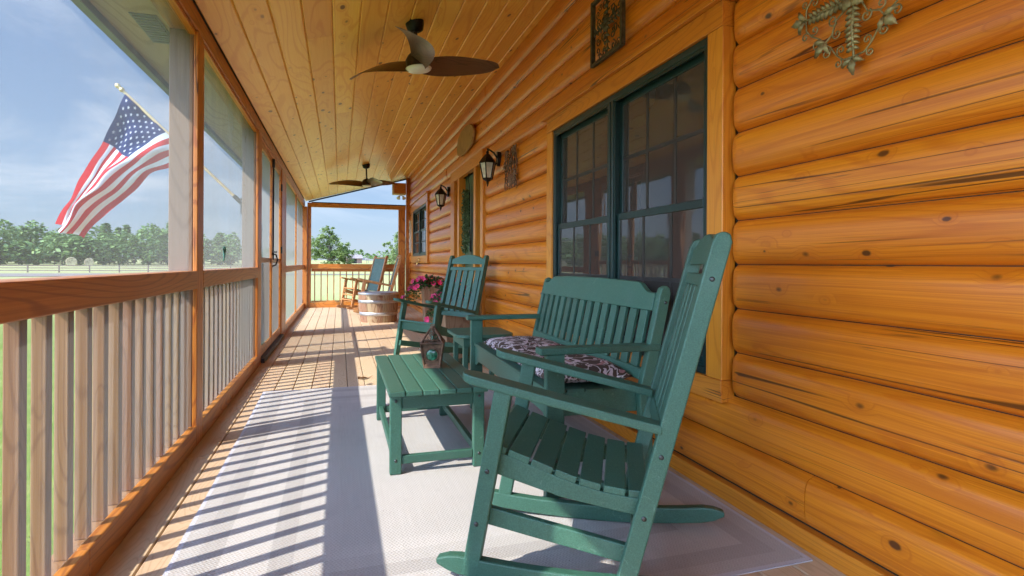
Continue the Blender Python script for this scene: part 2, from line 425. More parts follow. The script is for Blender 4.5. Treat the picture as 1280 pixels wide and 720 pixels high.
M['sill']=m_simple('dark_threshold',(.035,.032,.03),.5,.4,.2,20,.1)
# ------------------------------------------------------------------ dimensions
XL=-.736; XW=1.60; YF=13.2; YB=-4.0; GZ=-.62
def zc(x): return 2.36+.276*(x+.736)
HZ=2.252   # underside of the header beam
POSTS=[-3.60,-1.25,1.11,3.47,5.83,8.58]   # y centres of the 6x6 posts
END_POST=13.13

# ------------------------------------------------------------------ ground, driveway
def gz(x,y):
    d=math.hypot(x,y)
    return GZ+max(0,d-82)*.0095+ (0.0 if d<30 else .12*noise.noise((x*.02,y*.02,0)))
g=MB()
rad=[0,4,9,16,25,36,50,66,85,110,150,210,300,450,800,2200]
NA=96; vs=[]; fs=[]
for i,r in enumerate(rad):
    for j in range(NA):
        a=2*math.pi*j/NA; x,y=r*math.cos(a),r*math.sin(a)
        vs.append((x,y,gz(x,y) if r<500 else gz(300*math.cos(a),300*math.sin(a))-(r-300)*.0035))
for i in range(len(rad)-1):
    for j in range(NA):
        fs.append((i*NA+j,(i+1)*NA+j,(i+1)*NA+(j+1)%NA,i*NA+(j+1)%NA))
g.add(vs,fs,True)
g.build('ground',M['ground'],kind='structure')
# driveway: comes along the left, then turns across in front of the far trees
dv=MB(); pts=[]
for t in range(0,21): pts.append((-60+2*math.sin(t*.35),-60+t*5.9))
for t in range(1,9):
    a=t/8*math.pi/2; pts.append((-60+2*math.sin(7)+ -0+18*(1-math.cos(a)),58+18*math.sin(a)))
for t in range(1,26): pts.append((-40.5+t*6,76+.6*math.sin(t*.4)))
vs=[];fs=[]
for i,p in enumerate(pts):
    a=Vector(pts[max(0,i-1)]);b=Vector(pts[min(len(pts)-1,i+1)]); t=(b-a).normalized(); nn=Vector((-t.y,t.x)); w=4.2 if p[0]<-45 else (7.0 if p[0]<-12 else 2.8)
    for s_ in (-1,-.5,0,.5,1):
        q=Vector(p)+nn*w*s_; vs.append((q.x,q.y,gz(q.x,q.y)+.05))
for i in range(len(pts)-1):
    for j in range(4): fs.append((i*5+j,(i+1)*5+j,(i+1)*5+j+1,i*5+j+1))
dv.add(vs,fs,True); dv.build('driveway',M['gravel'],kind='structure')

# ------------------------------------------------------------------ porch floor and ceiling
d=MB(); w=.138; x=XL-.16
while x<XW-.001:
    x1=min(x+w-.005,XW+.05); y=YB
    while y<YF+.1:
        L=random.choice([3.6,4.2,4.9]) if y>YB else random.uniform(1.5,4.5)
        y1=min(y+L,YF+.1)
        if YF+.1-y1<.4: y1=YF+.1
        d.rnd=random.random()
        e=.0035
        prof=[(x,-.03),(x1,-.03),(x1,-e),(x1-e,0),(x+e,0),(x,-e)]
        d.prism(prof,y,y1-.003)
        y=y1
    x+=w
d.build('porch_floor',M['deck'],kind='structure')
d=MB()
d.box((XL-.17,YB,-.30),(XW+.05,YF+.12,-.034)); 
d.build('porch_floor_frame',M['fence'],kind='structure')
c=MB(); w=.171; x=XL+.004; sl=.276
while x<XW-.02:
    x1=min(x+w,XW-.012); y=YB
    while y<YF+.05:
        L=random.uniform(2.2,4.9) if y>YB else random.uniform(1.0,4.0)
        y1=min(y+L,YF+.05)
        if YF+.05-y1<.4: y1=YF+.05
        c.rnd=random.random(); e=.007
        dz=random.uniform(-.0008,.0008)
        prof=[(x,zc(x)+.03),(x,zc(x)+e),(x+e,zc(x+e)+dz),(x1-e-.002,zc(x1-e)+dz),(x1-.002,zc(x1)+e),(x1-.002,zc(x1)+.03)]
        c.prism(prof,y,y1-.0012)
        y=y1
    x+=w
c.build('porch_ceiling',M['ceiling'],kind='structure')

# ------------------------------------------------------------------ log house
house=empty('log_house',(XW,6,0),0,'orange varnished log house along the right side of the porch with green windows and door','house')
HO=Matrix.Translation((-XW,-6,0))
def hb(name,mb,mat,parent=house,bevel=0.0):
    for i,p in enumerate(mb.v): mb.v[i]=p+Vector((-XW,-6,0))
    return mb.build(name,mat,parent,bevel)
OPEN=[(1.985,4.075,.42,2.11),(6.14,8.05,-.1,2.30),(10.26,12.62,1.003,2.293)]   # y0,y1,z0,z1
PITCH=.185; Z0=.075
logs=MB()
def log_seg(y0,y1,z,r,rl,rr):
    """half round log from y0 to y1; rl / rr: rounded free end"""
    prof=[]; N=12
    for i in range(N+1):
        t=-1+2*i/N
        prof.append((t,(1-abs(t)**3.2)**.62))
    L=y1-y0; n=max(2,int(L/.28)); st=[]
    if rl: st+= [(y0,.50),(y0+.012,.74),(y0+.030,.91),(y0+.06,1)]
    else: st+=[(y0,1)]
    lo=y0+.06 if rl else y0; hi=y1-.06 if rr else y1
    for i in range(1,n): st.append((lo+(hi-lo)*i/n,1))
    if rr: st+= [(y1-.06,1),(y1-.030,.91),(y1-.012,.74),(y1,.50)]
    else: st+=[(y1,1)]
    sd=random.random()*100; rb=random.uniform(-.003,.004)
    vs=[]
    for y,s_ in st:
        b=.040+rb+.006*noise.noise((y*.7+sd,sd,0))
        dz=.004*noise.noise((y*.5,sd,3))
        for t,h in prof:
            zz=z+PITCH/2+t*(PITCH/2-.0013)*(1 if abs(t)>.98 else (.93+.07*s_))+dz*(1-t*t)
            vs.append((XW-b*h*s_-.004+(.006 if abs(t)>.98 else 0),y,zz))
    k=N+1; fs=[]
    for i in range(len(st)-1):
        for j in range(N): fs.append((i*k+j,i*k+j+1,(i+1)*k+j+1,(i+1)*k+j))
    logs.rnd=r
    logs.add(vs,fs,True)
    logs.add(vs[:k],[tuple(range(k-1,-1,-1))]); logs.add(vs[-k:],[tuple(range(k))])
z=Z0; ci=0
while z<3.05:
    zm=z+PITCH/2
    cuts=[(a-.012,b+.012) for a,b,c0,c1 in OPEN if c0-.02<zm<c1+.02]
    segs=[]; y=YB
    for a,b in cuts: segs.append((y,a,y>YB,True)); y=b
    segs.append((y,YF+.08,y>YB,False))
    for a,b,rl,rr in segs:
        # butt joints inside long runs
        js=[]; yy=a+random.uniform(1.6,3.9)
        while yy<b-.9:
            if not(-.6<yy<2.3 and 0.3<z<2.0): js.append(yy)
            yy+=random.uniform(2.6,4.4)
        pts=[a]+js+[b]
        for i in range(len(pts)-1):
            log_seg(pts[i]+(.0015 if i else 0),pts[i+1]-(.0015 if i<len(pts)-2 else 0),z,random.random(),rl and i==0,rr and i==len(pts)-2)
    z+=PITCH; ci+=1
hb('wall',logs,M['log'])
mb=MB()
for a,b,c0,c1 in [(YB,1.985,0,3.2),(1.985,4.075,0,.42),(1.985,4.075,2.11,3.2),(4.075,6.14,0,3.2),(6.14,8.05,2.30,3.2),(8.05,10.26,0,3.2),(10.26,12.62,0,1.003),(10.26,12.62,2.293,3.2),(12.62,YF+.08,0,3.2)]:
    mb.box((XW+.003,a,c0-.3 if c0==0 else c0),(XW+.16,b,c1),.3)
hb('wall_backing',mb,M['dark'])
mb=MB(); mb.box((XW-.036,YB,0),(XW+.002,6.13,.070),.2); mb.box((XW-.036,8.06,0),(XW+.002,YF+.05,.070),.6)
hb('base_board',mb,M['trim_y'],bevel=.003)
# small crown strip between the ceiling and the logs
mb=MB(); mb.rnd=.4; mb.prism([(XW-.030,zc(XW-.030)-.004),(XW-.012,zc(XW)-.004),(XW-.012,zc(XW)-.05),(XW-.026,zc(XW)-.05)],YB,YF)
hb('crown_strip',mb,M['trim_y'])
# interior block and roof so no light leaks through the house
mb=MB(); mb.box((XW+.162,YB-.2,-.6),(XW+.2,YF+.2,3.3)); mb.box((XW+.2,YB-.2,-.6),(8.5,YB-.1,3.3)); mb.box((XW+.2,YF+.1,-.6),(8.5,YF+.2,3.3)); mb.box((8.4,YB-.2,-.6),(8.5,YF+.2,3.3))
hb('outer_wall',mb,M['barnred'])
EX=-1.20; EZ=2.33
roof=MB()
roof.prism([(EX-.02,zc(EX)+.06),(EX-.02,zc(EX)+.16),(5.0,zc(5.0)+.19),(10.2,zc(5.0)+.19-5.2*.276),(10.2,zc(5.0)+.09-5.2*.276),(5.0,zc(5.0)+.09)],YB-.4,YF+.14)
roof_o=hb('roof',roof,M['shingle'])
mb=MB(); mb.rnd=.5; mb.box((EX,YB-.4,2.268),(XL-.142,YF+.14,2.285)); hb('soffit',mb,M['soffit'],roof_o)
roof_o.children[0].matrix_parent_inverse=Matrix.Identity(4)
mb=MB(); mb.box((EX-.022,YB-.4,2.235),(EX-.001,YF+.14,zc(EX)+.055)); mb.box((EX+.001,YB-.4,2.225),(EX+.03,YF+.14,2.267)); hb('fascia',mb,M['fascia'],roof_o)
mb=MB()
for y0 in (3.29,7.4,11.2):
    mb=MB(); mb.box((-1.03,y0,2.262),(-.905,y0+.40,2.2678))
    for i in range(11): mb.box((-1.02,y0+.018+i*.034,2.254),(-.915,y0+.034+i*.034,2.2618))
    hb('soffit_vent',mb,M['vent'],roof_o)

def window(y0,y1,z0,z1,tw,n_units,head):
    w_=empty('window',(0,0,0)); w_.parent=house; w_.location=(-XW,-6,0)
    T=MB(); xf=XW-.068
    T.rnd=.15; T.box((xf,y0,z0+tw*.9),(XW-.002,y0+tw,z1-tw)); T.build('side_trim',M['trim'],w_,.003)
    T=MB(); T.rnd=.45; T.box((xf,y1-tw,z0+tw*.9),(XW-.002,y1,z1-tw)); T.build('side_trim',M['trim'],w_,.003)
    T=MB(); T.rnd=.7; T.box((xf-.003,y0,z0),(XW-.002,y1,z0+tw*.9-.001)); T.build('sill_trim',M['trim_y'],w_,.003)
    T=MB(); T.rnd=.9; T.box((xf-.003,y0,z1-tw+.001),(XW-.002,y1,z1))
    if head: T.rnd=.25; T.box((xf-.03,y0-.03,z1+.001),(XW-.002,y1+.06,z1+.028))
    T.build('head_trim',M['trim_y'],w_,.003)
    a0,a1=y0+tw,y1-tw; b0,b1=z0+tw*.9,z1-tw; fw=.032
    F=MB(); xo=XW-.055
    F.box((xo,a0,b0),(XW+.05,a0+fw,b1)); F.box((xo,a1-fw,b0),(XW+.05,a1,b1)); F.box((xo,a0+fw,b0),(XW+.05,a1-fw,b0+fw)); F.box((xo,a0+fw,b1-fw),(XW+.05,a1-fw,b1))
    uw=(a1-a0)/n_units
    for i in range(1,n_units):
        ym=a0+uw*i; F.box((xo-.002,ym-.034,b0+fw),(XW+.05,ym-.008,b1-fw)); F.box((xo-.002,ym+.008,b0+fw),(XW+.05,ym+.034,b1-fw)); F.box((xo+.02,ym-.008,b0+fw),(XW+.05,ym+.008,b1-fw))
    F.build('frame',M['sash'],w_,.003)
    for i in range(n_units):
        u0=a0+uw*i+(.034 if i else fw); u1=a0+uw*(i+1)-(.034 if i<n_units-1 else fw); zb,zt=b0+fw,b1-fw; zm=(zb+zt)*.5+.02
        for kind,s0,s1,xs in (('upper',zm-.018,zt,XW-.012),('lower',zb,zm+.018,XW-.034)):
            S=MB(); r=.040
            S.box((xs,u0,s0),(xs+.02,u0+r,s1)); S.box((xs,u1-r,s0),(xs+.02,u1,s1)); S.box((xs,u0+r,s0),(xs+.02,u1-r,s0+r)); S.box((xs,u0+r,s1-r),(xs+.02,u1-r,s1))
            so=S.build('sash',M['sash'],w_,.003)
            G=MB(); G.box((xs+.008,u0+r-.004,s0+r-.004),(xs+.013,u1-r+.004,s1-r+.004)); G.build('pane',M['pane'],so)if False else G.build('pane',M['pane'],w_)
            B=MB(); h0,h1=u0+r,u1-r; v0,v1=s0+r,s1-r
            for q in (1,2): B.box((xs+.0055,h0+(h1-h0)*q/3-.011,v0),(xs+.0078,h0+(h1-h0)*q/3+.011,v1))
            yy_=[h0+.0]+[h0+(h1-h0)*q/3 for q in (1,2)]+[h1]
            for q in range(3): B.box((xs+.0055,yy_[q]+(.011 if q else 0),(v0+v1)/2-.011),(xs+.0078,yy_[q+1]-(.011 if q<2 else 0),(v0+v1)/2+.011))
            B.build('grille',M['grille'],w_)
        # insect screen frame over the unit
        S=MB(); r=.016; xs=XW-.050
        S.box((xs,u0,zb),(xs+.008,u0+r,zt)); S.box((xs,u1-r,zb),(xs+.008,u1,zt)); S.box((xs,u0+r,zb),(xs+.008,u1-r,zb+r)); S.box((xs,u0+r,zt-r),(xs+.008,u1-r,zt))
        S.build('insect_screen_frame',M['sash'],w_)
    return w_
window(1.985,4.075,.42,2.11,.105,2,True)
window(10.26,12.62,1.003,2.293,.16,2,True)
# entry: door between two sidelights
door=empty('door'); door.parent=house; door.location=(-XW,-6,0)
T=MB(); xf=XW-.06
for a,b in ((6.14,6.26),(6.50,6.60),(7.46,7.56),(7.80,7.92+.13)):
    T=MB(); T.rnd=random.random(); T.box((xf,a,0),(XW+.05,b,2.15)); T.build('jamb_trim',M['trim'],door,.003)
T=MB(); T.rnd=.35; T.box((xf-.006,6.14,2.151),(XW-.002,8.05,2.30)); T.build('head_trim',M['trim_y'],door,.003)
D=MB(); D.box((XW+.03,6.60,.03),(XW+.07,7.46,2.15)); D.build('door_panel',M['door_green'],door,.003)
D=MB(); 
for a,b in ((.2,.95),(1.05,2.0)):
    for p,q in ((6.70,7.0),(7.06,7.36)):
        D=MB(); D.box((XW+.024,p,a),(XW+.0295,q,b)); D.build('door_moulding',M['door_green'],door,.004)
for a,b in ((6.26,6.50),(7.56,7.80)):
    S=MB(); S.box((XW+.005,a,0),(XW+.045,a+.05,2.15)); S.box((XW+.005,b-.05,0),(XW+.045,b,2.15)); S.box((XW+.005,a+.05,0),(XW+.045,b-.05,.35)); S.box((XW+.005,a+.05,2.05),(XW+.045,b-.05,2.15))
    S.build('sidelight_frame',M['door_green'],door,.003)
    S=MB(); S.box((XW+.02,a+.046,.346),(XW+.026,b-.046,2.054)); S.build('sidelight_pane',M['pane'],door)
S=MB(); S.lathe([(.012,0),(.012,.03),(.03,.04),(.034,.06),(.02,.08)],16); 
kn=S.build('door_knob',M['brass'],door); kn.rotation_euler=(0,-math.pi/2,0); kn.location=(XW+.03,7.38,1.0)
S=MB(); S.box((XW-.10,6.26,.004),(XW+.02,7.80,.028)); S.build('threshold',M['sill'],door)
# corner post of the house
S=MB(); S.rnd=.2; S.box((1.475,13.16,0),(1.598,13.29,zc(1.53)-.006))
tag(S.build('corner_post',M['post'],bevel=.004),'dark stained square post at the far end against the log wall','post')

# ------------------------------------------------------------------ porch posts, header, screens, railings
plabel={-3.60:None,-1.25:None,1.11:None,3.47:'nearest square orange porch post between the first two screen bays',5.83:'second square porch post, on the near side of the screen door',8.58:'third square porch post, on the far side of the screen door'}
for y in POSTS:
    o=empty('porch_post',(XL-.07,y,0))
    S=MB(); S.rnd=(y*.37)%1; S.box((-.07,-.07,0),(.047,.07,HZ)); S.build('timber',M['old_post'],o,.005)
    S=MB(); S.rnd=(y*.61)%1; S.box((.0475,-.071,0),(.07,.071,HZ)); S.build('face_board',M['post'],o,.004)
    tag(o,plabel[y] or 'square porch post behind the viewpoint','post','square posts along the open side of the porch')
S=MB(); S.rnd=.77; S.box((XL-.14,END_POST-.06,0),(XL+.05,END_POST+.07,HZ-.02)); tag(S.build('porch_post',M['post'],bevel=.005),'far corner porch post where the screened side meets the end railing','post','square posts along the open side of the porch')
hd=empty('header_beam',(XL,4.5,HZ),0,'long orange header beam under the ceiling above the screens','beam')
S=MB(); ys=[YB,1.2,5.9,10.1,YF+.06]
for i in range(4):
    S.rnd=.1+.23*i; S.box((-.14,ys[i]-4.5,.001),(.0,ys[i+1]-4.5-.002,zc(XL)-HZ-.002))
S.build('beam_board',M['rail'],hd,.004)
S=MB(); S.rnd=.6
for i in range(4):
    S.rnd=.15+.2*i; S.box((-.052,ys[i]-4.5,-.022),(-.012,ys[i+1]-4.5-.002,-.001))
S.build('screen_stop',M['trim_y'],hd,.003)

def screen_mesh(name,p0,p1,z0,z1,parent,amp=.004,flat_x=None):
    S=MB(); n=24
    def fn(u,v):
        y=p0+(p1-p0)*u; z_=z0+(z1-z0)*v
        e=min(1,8*min(u,1-u,v,1-v))
        return (amp*e*noise.noise((y*1.6,z_*.9,p0)),y,z_)
    S.grid(fn,n,n)
    o=S.build(name,M['screen'],parent); return o

bal=MB(); bal.box((-.019,-.019,0),(.019,.019,.80),.5)
def bay(ya,yb,slabel,rlabel,balusters=True,mid=None):
    """ya..yb: clear space between posts"""
    s_=empty('screen_bay',(XL-.03,(ya+yb)/2,0),0,slabel,'screen','screened bays of the porch'); yc=(ya+yb)/2
    a,b=ya-yc,yb-yc
    S=MB(); S.rnd=random.random(); S.box((-.006,a,.856),(.032,b,.952)); S.build('middle_rail',M['rail'],s_,.004)
    S=MB(); S.rnd=random.random(); m=a+(b-a)*random.uniform(.35,.6)
    S.box((-.008,a,.001),(.030,m-.002,.110)); S.rnd=random.random(); S.box((-.008,m,.001),(.030,b,.110)); S.build('bottom_rail',M['rail'],s_,.005)
    if mid:
        S=MB(); S.rnd=.3; S.box((-.006,mid-yc-.02,.111),(.022,mid-yc+.02,.855)); S.box((-.006,mid-yc-.02,.953),(.022,mid-yc+.02,HZ-.024)); S.build('mullion',M['post'],s_,.003)
    for z0,z1 in ((.10,.86),(.95,HZ-.01)):
        o=screen_mesh('screen_cloth',a,b,z0,z1,s_); o.location=(-.012,0,0)
    if balusters:
        r_=empty('railing',(-.82,yc,0),0,rlabel,'railing','baluster railings outside the screens')
        S=MB(); S.rnd=random.random(); S.box((-.035,a+.002,.862),(.045,b-.002,.952)); S.build('top_rail',M['rail'],r_,.004)
        S=MB(); S.rnd=random.random(); S.box((-.045,a+.002,.035),(.03,b-.002,.073)); S.build('bottom_rail',M['baluster'],r_,.004)
        n=int(round((b-a)/.138)); p=(b-a)/n; first=None
        for i in range(n):
            y=a+p*(i+.5)
            if first is None:
                first=inst(balo,r_,(0,y,.0735)); 
            else: inst(balo,r_,(0,y,.0735+random.uniform(-.0005,.0005)),(0,0,random.uniform(-.03,.03)))
balo=bal.build('baluster',M['baluster'],None,.003)
_bt=balo
bay(-3.53,-1.32,'screened bay of the porch well behind the viewpoint','baluster railing well behind the viewpoint')
bay(-1.18,1.04,'screened bay of the porch beside the viewpoint','baluster railing beside the viewpoint')
bay(1.18,3.40,'nearest screened bay, the flag and the tree line showing through it','nearest baluster railing at lower left, wide gaps showing green grass')
bay(3.54,5.76,'second screened bay, small green ornament clinging to its mesh','second baluster railing, between the nearest post and the screen door')
bay(8.65,13.07,'farthest screened bay, past the screen door, split by a thin mullion','',False,10.83)
bpy.data.objects.remove(_bt)
# screen door (two leaves)
sd_=empty('screen_door',(XL-.03,7.2,0),0,'wood framed double screen door with black handle and spindles in its lower half','screen door')
for a,b in ((5.91,6.02),(8.06,8.505)):
    S=MB(); S.rnd=random.random(); S.box((-.02,a-7.2,0.001),(.028,b-7.2,HZ-.002)); S.build('door_jamb',M['post'],sd_,.003)
for (a,b) in ((6.03,7.035),(7.045,8.05)):
    S=MB(); q=.045
    S.rnd=random.random(); S.box((-.012,a-7.2,.05),(.016,a-7.2+q,HZ-.03)); S.build('stile',M['post'],sd_,.003)
    S=MB(); S.rnd=random.random(); S.box((-.012,b-7.2-q,.05),(.016,b-7.2,HZ-.03)); S.build('stile',M['post'],sd_,.003)
    S=MB(); S.rnd=random.random(); S.box((-.011,a-7.2+q,.05),(.015,b-7.2-q,.14)); S.build('door_rail',M['rail'],sd_,.003)
    for z0,z1,xx in ((1.0,1.05,.005),(HZ-.1,HZ-.03,.015)):
        S=MB(); S.rnd=random.random(); S.box((-.011,a-7.2+q,z0),(xx,b-7.2-q,z1)); S.build('door_rail',M['rail'],sd_,.003)
    o=screen_mesh('screen_cloth',a-7.2+q,b-7.2-q,.14,HZ-.1,sd_); o.location=(-.004,0,0)
    n=9
    for i in range(n):
        S=MB(); S.rnd=random.random(); y=a-7.2+q+(b-a-2*q)*(i+.5)/n; S.box((-.040,y-.016,.141),(-.014,y+.016,1.0)); S.build('spindle',M['baluster'],sd_)
S=MB(); S.box((-.025,6.03-7.2,.001),(.06,8.05-7.2,.045)); S.build('threshold',M['sill'],sd_,.004)
S=MB(); S.tube([(.03,-.175,1.03),(.03,-.175,2.10)],.008,8); S.box((.016,-.19,2.10),(.045,-.16,2.20)); S.build('bolt_bar',M['black'],sd_)
S=MB(); S.tube([(.016,-.175,1.10),(.06,-.175,1.09),(.075,-.175,1.03),(.06,-.175,.97),(.02,-.175,.955)],.009,8); S.tube([(.02,-.19,1.12),(.07,-.23,1.12)],.008,8); S.build('handle',M['black'],sd_)
for z_ in (1.12,1.95):
    S=MB(); S.box((.016,8.05-7.2-.03,z_),(.034,8.05-7.2+.01,z_+.09)); S.build('hinge',M['black'],sd_)
# far end of the porch: frame, railing, gable screen
fe=empty('end_frame',(.40,YF,0),0,'open orange timber frame closing the far end of the porch','frame')
S=MB(); S.rnd=.3; S.box((-1.085,-.045,HZ-.018),(1.06,.045,HZ+.075)); S.build('top_beam',M['rail_x'],fe,.004)
S=MB(); S.rnd=.8; S.box((.90,-.05,.12),(1.055,.05,HZ-.02)); S.build('side_post',M['post'],fe,.004)
S=MB(); S.rnd=.3; S.box((-1.083,-.05,.12),(-1.006,.05,HZ-.02)); S.build('side_post',M['post'],fe,.004)
S=MB(); S.rnd=.5; S.box((-1.005,-.03,.868),(.899,.03,.972)); S.build('middle_rail',M['rail_x'],fe,.004)
S=MB(); S.rnd=.1; S.box((-1.083,-.045,.001),(1.06,.045,.118)); S.build('bottom_rail',M['rail_x'],fe,.004)
S=MB(); S.box((-1.0,-.012,HZ+.0765),(1.07,.012,HZ+.098)); S.bar((-1.06,0,zc(-.70)-.018),(1.12,0,zc(1.52)-.018),.02,.03); S.build('dark_edging',M['black'],fe)
er=empty('railing',(.40,YF+.055,0),0,'far end railing of thin dark spindles in front of the lawn','railing','baluster railings outside the screens')
S=MB(); S.rnd=.2; S.box((-1.0,-.015,.80),(.90,.015,.866)); S.build('top_rail',M['rail_x'],er,.003)
S=MB(); S.rnd=.4; S.box((-1.0,-.015,.121),(.90,.015,.15)); S.build('bottom_rail',M['rail_x'],er,.003)
first=None
for i in range(14):
    if first is None:
        S=MB(); S.rnd=.35; S.box((-.012,-.012,.151),(.012,.012,.799)); first=S.build('baluster',M['rocker_wood'],er); first.location=(-.93+.136*i,0,0)
    else: inst(first,er,(-.93+.136*i,0,0))

# ------------------------------------------------------------------ rug
rg=MB(); n=64
def rugf(u,v):
    x=-RUG_W/2+RUG_W*u; y=-RUG_L/2+RUG_L*v
    e=.006*noise.noise((y*2.3,x*.4,4)) ; f=.006*noise.noise((x*2.1,y*.4,9))
    return (x+e*abs(2*u-1)**3,y+f*abs(2*v-1)**3,.0075+.002*noise.noise((x*3,y*3,0)))
rg.grid(rugf,40,60,True)
rg.box((-RUG_W/2,-RUG_L/2,.001),(RUG_W/2,RUG_L/2,.0045))
tag(rg.build('rug',M['rug'],loc=(.49,3.085,0)),'pale grey woven outdoor rug with banded border on the porch floor','rug')
bpy.data.objects['rug'].rotation_euler=(0,0,R(.4))

# ------------------------------------------------------------------ rocking chairs
def seat_pts(): return [(-.062,.440),(-.135,.412),(-.208,.387),(-.281,.361),(-.354,.339),(-.427,.323),(-.500,.314),(-.565,.312)]
def rear(z): return -.51-.265*z
BOLT=[]
def bolt(parent,x,y,z,rx):
    if not BOLT:
        S=MB(); S.lathe([(.0075,0),(.0075,.0015),(.004,.003)],10); o=S.build('bolt',M['bolt'],parent); BOLT.append(o)
    else: o=inst(BOLT[0],parent)
    o.location=(x,y,z); o.rotation_euler=(rx,0,0)
def rocker(name,p,psi,W,style,label,group,scale=1.0):
    """p: outer foot of the nearer front leg; local x = forward, seat profile in (x,z)"""
    f=Vector((-math.cos(psi),math.sin(psi))); l=Vector((math.sin(psi),math.cos(psi)))
    ctr=Vector(p)+l*(W*scale/2)
    t=empty(name,(ctr.x,ctr.y,.0085 if p[1]<4.2 else 0),math.pi-psi,label,'rocking chair',group)
    t.scale=(scale,)*3
    green=style=='green'
    mat=M['green'] if green else M['rocker_wood']; bv=.005
    th=.036
    for s in (-1,1):
        y0,y1=sorted((s*W/2,s*(W/2-th)))
        yi0,yi1=sorted((s*(W/2-th-.001),s*(W/2-th-.029)))
        S=MB(); S.rnd=random.random(); S.prism([(.002,.052),(-.050,.047),(-.152,.598),(-.098,.612)],y0,y1); S.build('front_leg',mat,t,bv)
        S=MB(); S.rnd=random.random()
        top=1.075; fr=lambda z:rear(z)+.056
        S.prism([(fr(.045),.045),(rear(.05),.045),(rear(.5),.5),(rear(top-.02),top-.02),(rear(top)+.010,top+.004),(rear(top)+.028,top+.012),(fr(top)-.008,top+.006),(fr(top-.02),top-.02),(fr(.5),.5)],y0,y1)
        S.build('rear_post',mat,t,bv)
        # arm
        S=MB(); S.rnd=random.random(); k=(.645-.520)/(.57)
        S.M=Matrix(((1,0,0,0),(0,1,0,0),(k,0,1,.645-.028+.03*k),(0,0,0,1)))
        yo=s*(W/2+.014); yn=s*(W/2-.072); ym=(yo+yn)/2; hw=abs(yo-yn)/2
        pl=[]
        for i in range(9):
            a=math.pi*(i/8)-math.pi/2
            pl.append((-.045+.045*math.cos(a)+.01, ym+hw*math.sin(a)))
        pl+= [(-.30,ym+hw*1.0),(-.600,ym+hw*.7),(-.600,ym-hw*.7),(-.30,ym-hw*1.0)]
        S.prism_z(pl,0,.028); S.build('armrest',mat,t,bv)
        # side rail under the seat
        sp=[(a,z-.021) for a,z in seat_pts()]; sp=[(-.083,.408)]+sp[1:-1]+[(rear(.29)+.03,.291)]
        S=MB(); S.rnd=random.random(); S.prism(sp+[(rear(.24)+.03,.236),(-.30,.275),(-.083,.335)],yi0,yi1); S.build('seat_rail',mat,t,.003)
        S=MB(); S.rnd=random.random(); S.bar((-.045,(yi0+yi1)/2,.202),(rear(.12)+.03,(yi0+yi1)/2,.115),.026,.055); S.build('side_stretcher',mat,t,.004)
        # rocker runner
        S=MB(); S.rnd=random.random(); N=26; tp=[];bt=[]
        for i in range(N+1):
            a=.088-(.088+.86)*i/N; e=min(a+.86,.088-a); h=.058*min(1,max(.12,(e/.055)))**.6 if e<.055 else .058
            zb=(a+.36)**2/(2*3.4)
            bt.append((a,zb+.001+ (0.058-h)*.45)); tp.append((a,zb+.001+(0.058-h)*.45+h))
        S.prism(bt+tp[::-1],y0-s*.0005,y1-s*.0005); S.build('runner',mat,t,bv)
        if green:
            for a,z in ((-.076,.35),(-.042,.185),(rear(.43)+.028,.43),(rear(.247)+.028,.247),(rear(.95)+.028,.95)):
                bolt(t,a,s*W/2,z,-s*math.pi/2)
    Wi=W/2-th-.001
    if green:
        pts=seat_pts()
        for i in range(len(pts)-1):
            a=Vector((pts[i][0],0,pts[i][1])); b=Vector((pts[i+1][0],0,pts[i+1][1])); dd=(b-a).normalized(); up=Vector((dd.z,0,-dd.x)); up=up if up.z>0 else -up
            a2=a+dd*.004; b2=b-dd*.004
            q=[a2,b2,b2-up*.021,a2-up*.021]
            if i==0: q=[a2-up*.004,a2+dd*.012,b2,b2-up*.021,a2-up*.021]
            S=MB(); S.rnd=random.random(); S.prism([(v.x,v.z) for v in q],-Wi,Wi); S.build('seat_slat',mat,t,.003)
        S=MB(); S.rnd=.2; S.box((-.105,-Wi+.03,.335),(-.083,Wi-.03,.412)); S.build('front_apron',mat,t,.003)
        kM=Matrix(((1,0,-.265,-.51+.018),(0,1,0,0),(0,0,1,0),(0,0,0,1)))
        # crest rail with a raised middle
        S=MB(); S.rnd=.4; S.M=kM; n=20; tp=[]
        for i in range(n+1):
            u=-1+2*i/n; w=max(0,1-abs(u)/.86); tp.append((Wi*u,1.052+.040*(math.sin(w*math.pi/2)**.8 if w>0 else 0)))
        S.prism_x([(-Wi,.992),(Wi,.992)]+tp[::-1],0,.024); S.build('crest_rail',mat,t,.004)
        S=MB(); S.rnd=.6; S.M=kM; S.prism_x([(-Wi,.925),(Wi,.925),(Wi,.962),(-Wi,.962)],0,.024); S.build('back_rail',mat,t,.004)
        S=MB(); S.rnd=.7; S.M=kM; S.prism_x([(-Wi,.445),(Wi,.445),(Wi,.495),(-Wi,.495)],0,.024); S.build('back_rail',mat,t,.004)
        n=5; sw=.066; gp=(2*Wi-n*sw)/(n+1)
        for i in range(n):
            y=-Wi+gp+(sw+gp)*i; S=MB(); S.rnd=random.random(); S.M=kM; S.prism_x([(y,.4955),(y+sw,.4955),(y+sw,.9245),(y,.9245)],.003,.021); S.build('back_slat',mat,t,.003)
        S=MB(); S.rnd=.3; S.box((rear(.15)+.012,-Wi,.12),(rear(.15)+.036,Wi,.175)); S.build('rear_stretcher',mat,t,.004)
    else:
        # fabric sling seat and back between wooden frames
        S=MB(); pts=[(-.07,.440),(-.2,.40),(-.35,.36),(-.5,.33),(-.575,.34)]
        def sf(u,v):
            x=u*(len(pts)-1); i=min(int(x),len(pts)-2); q=x-i
            a=pts[i][0]+(pts[i+1][0]-pts[i][0])*q; z=pts[i][1]+(pts[i+1][1]-pts[i][1])*q
            y=-Wi+2*Wi*v; return (a,y,z-.018*math.sin(math.pi*v))
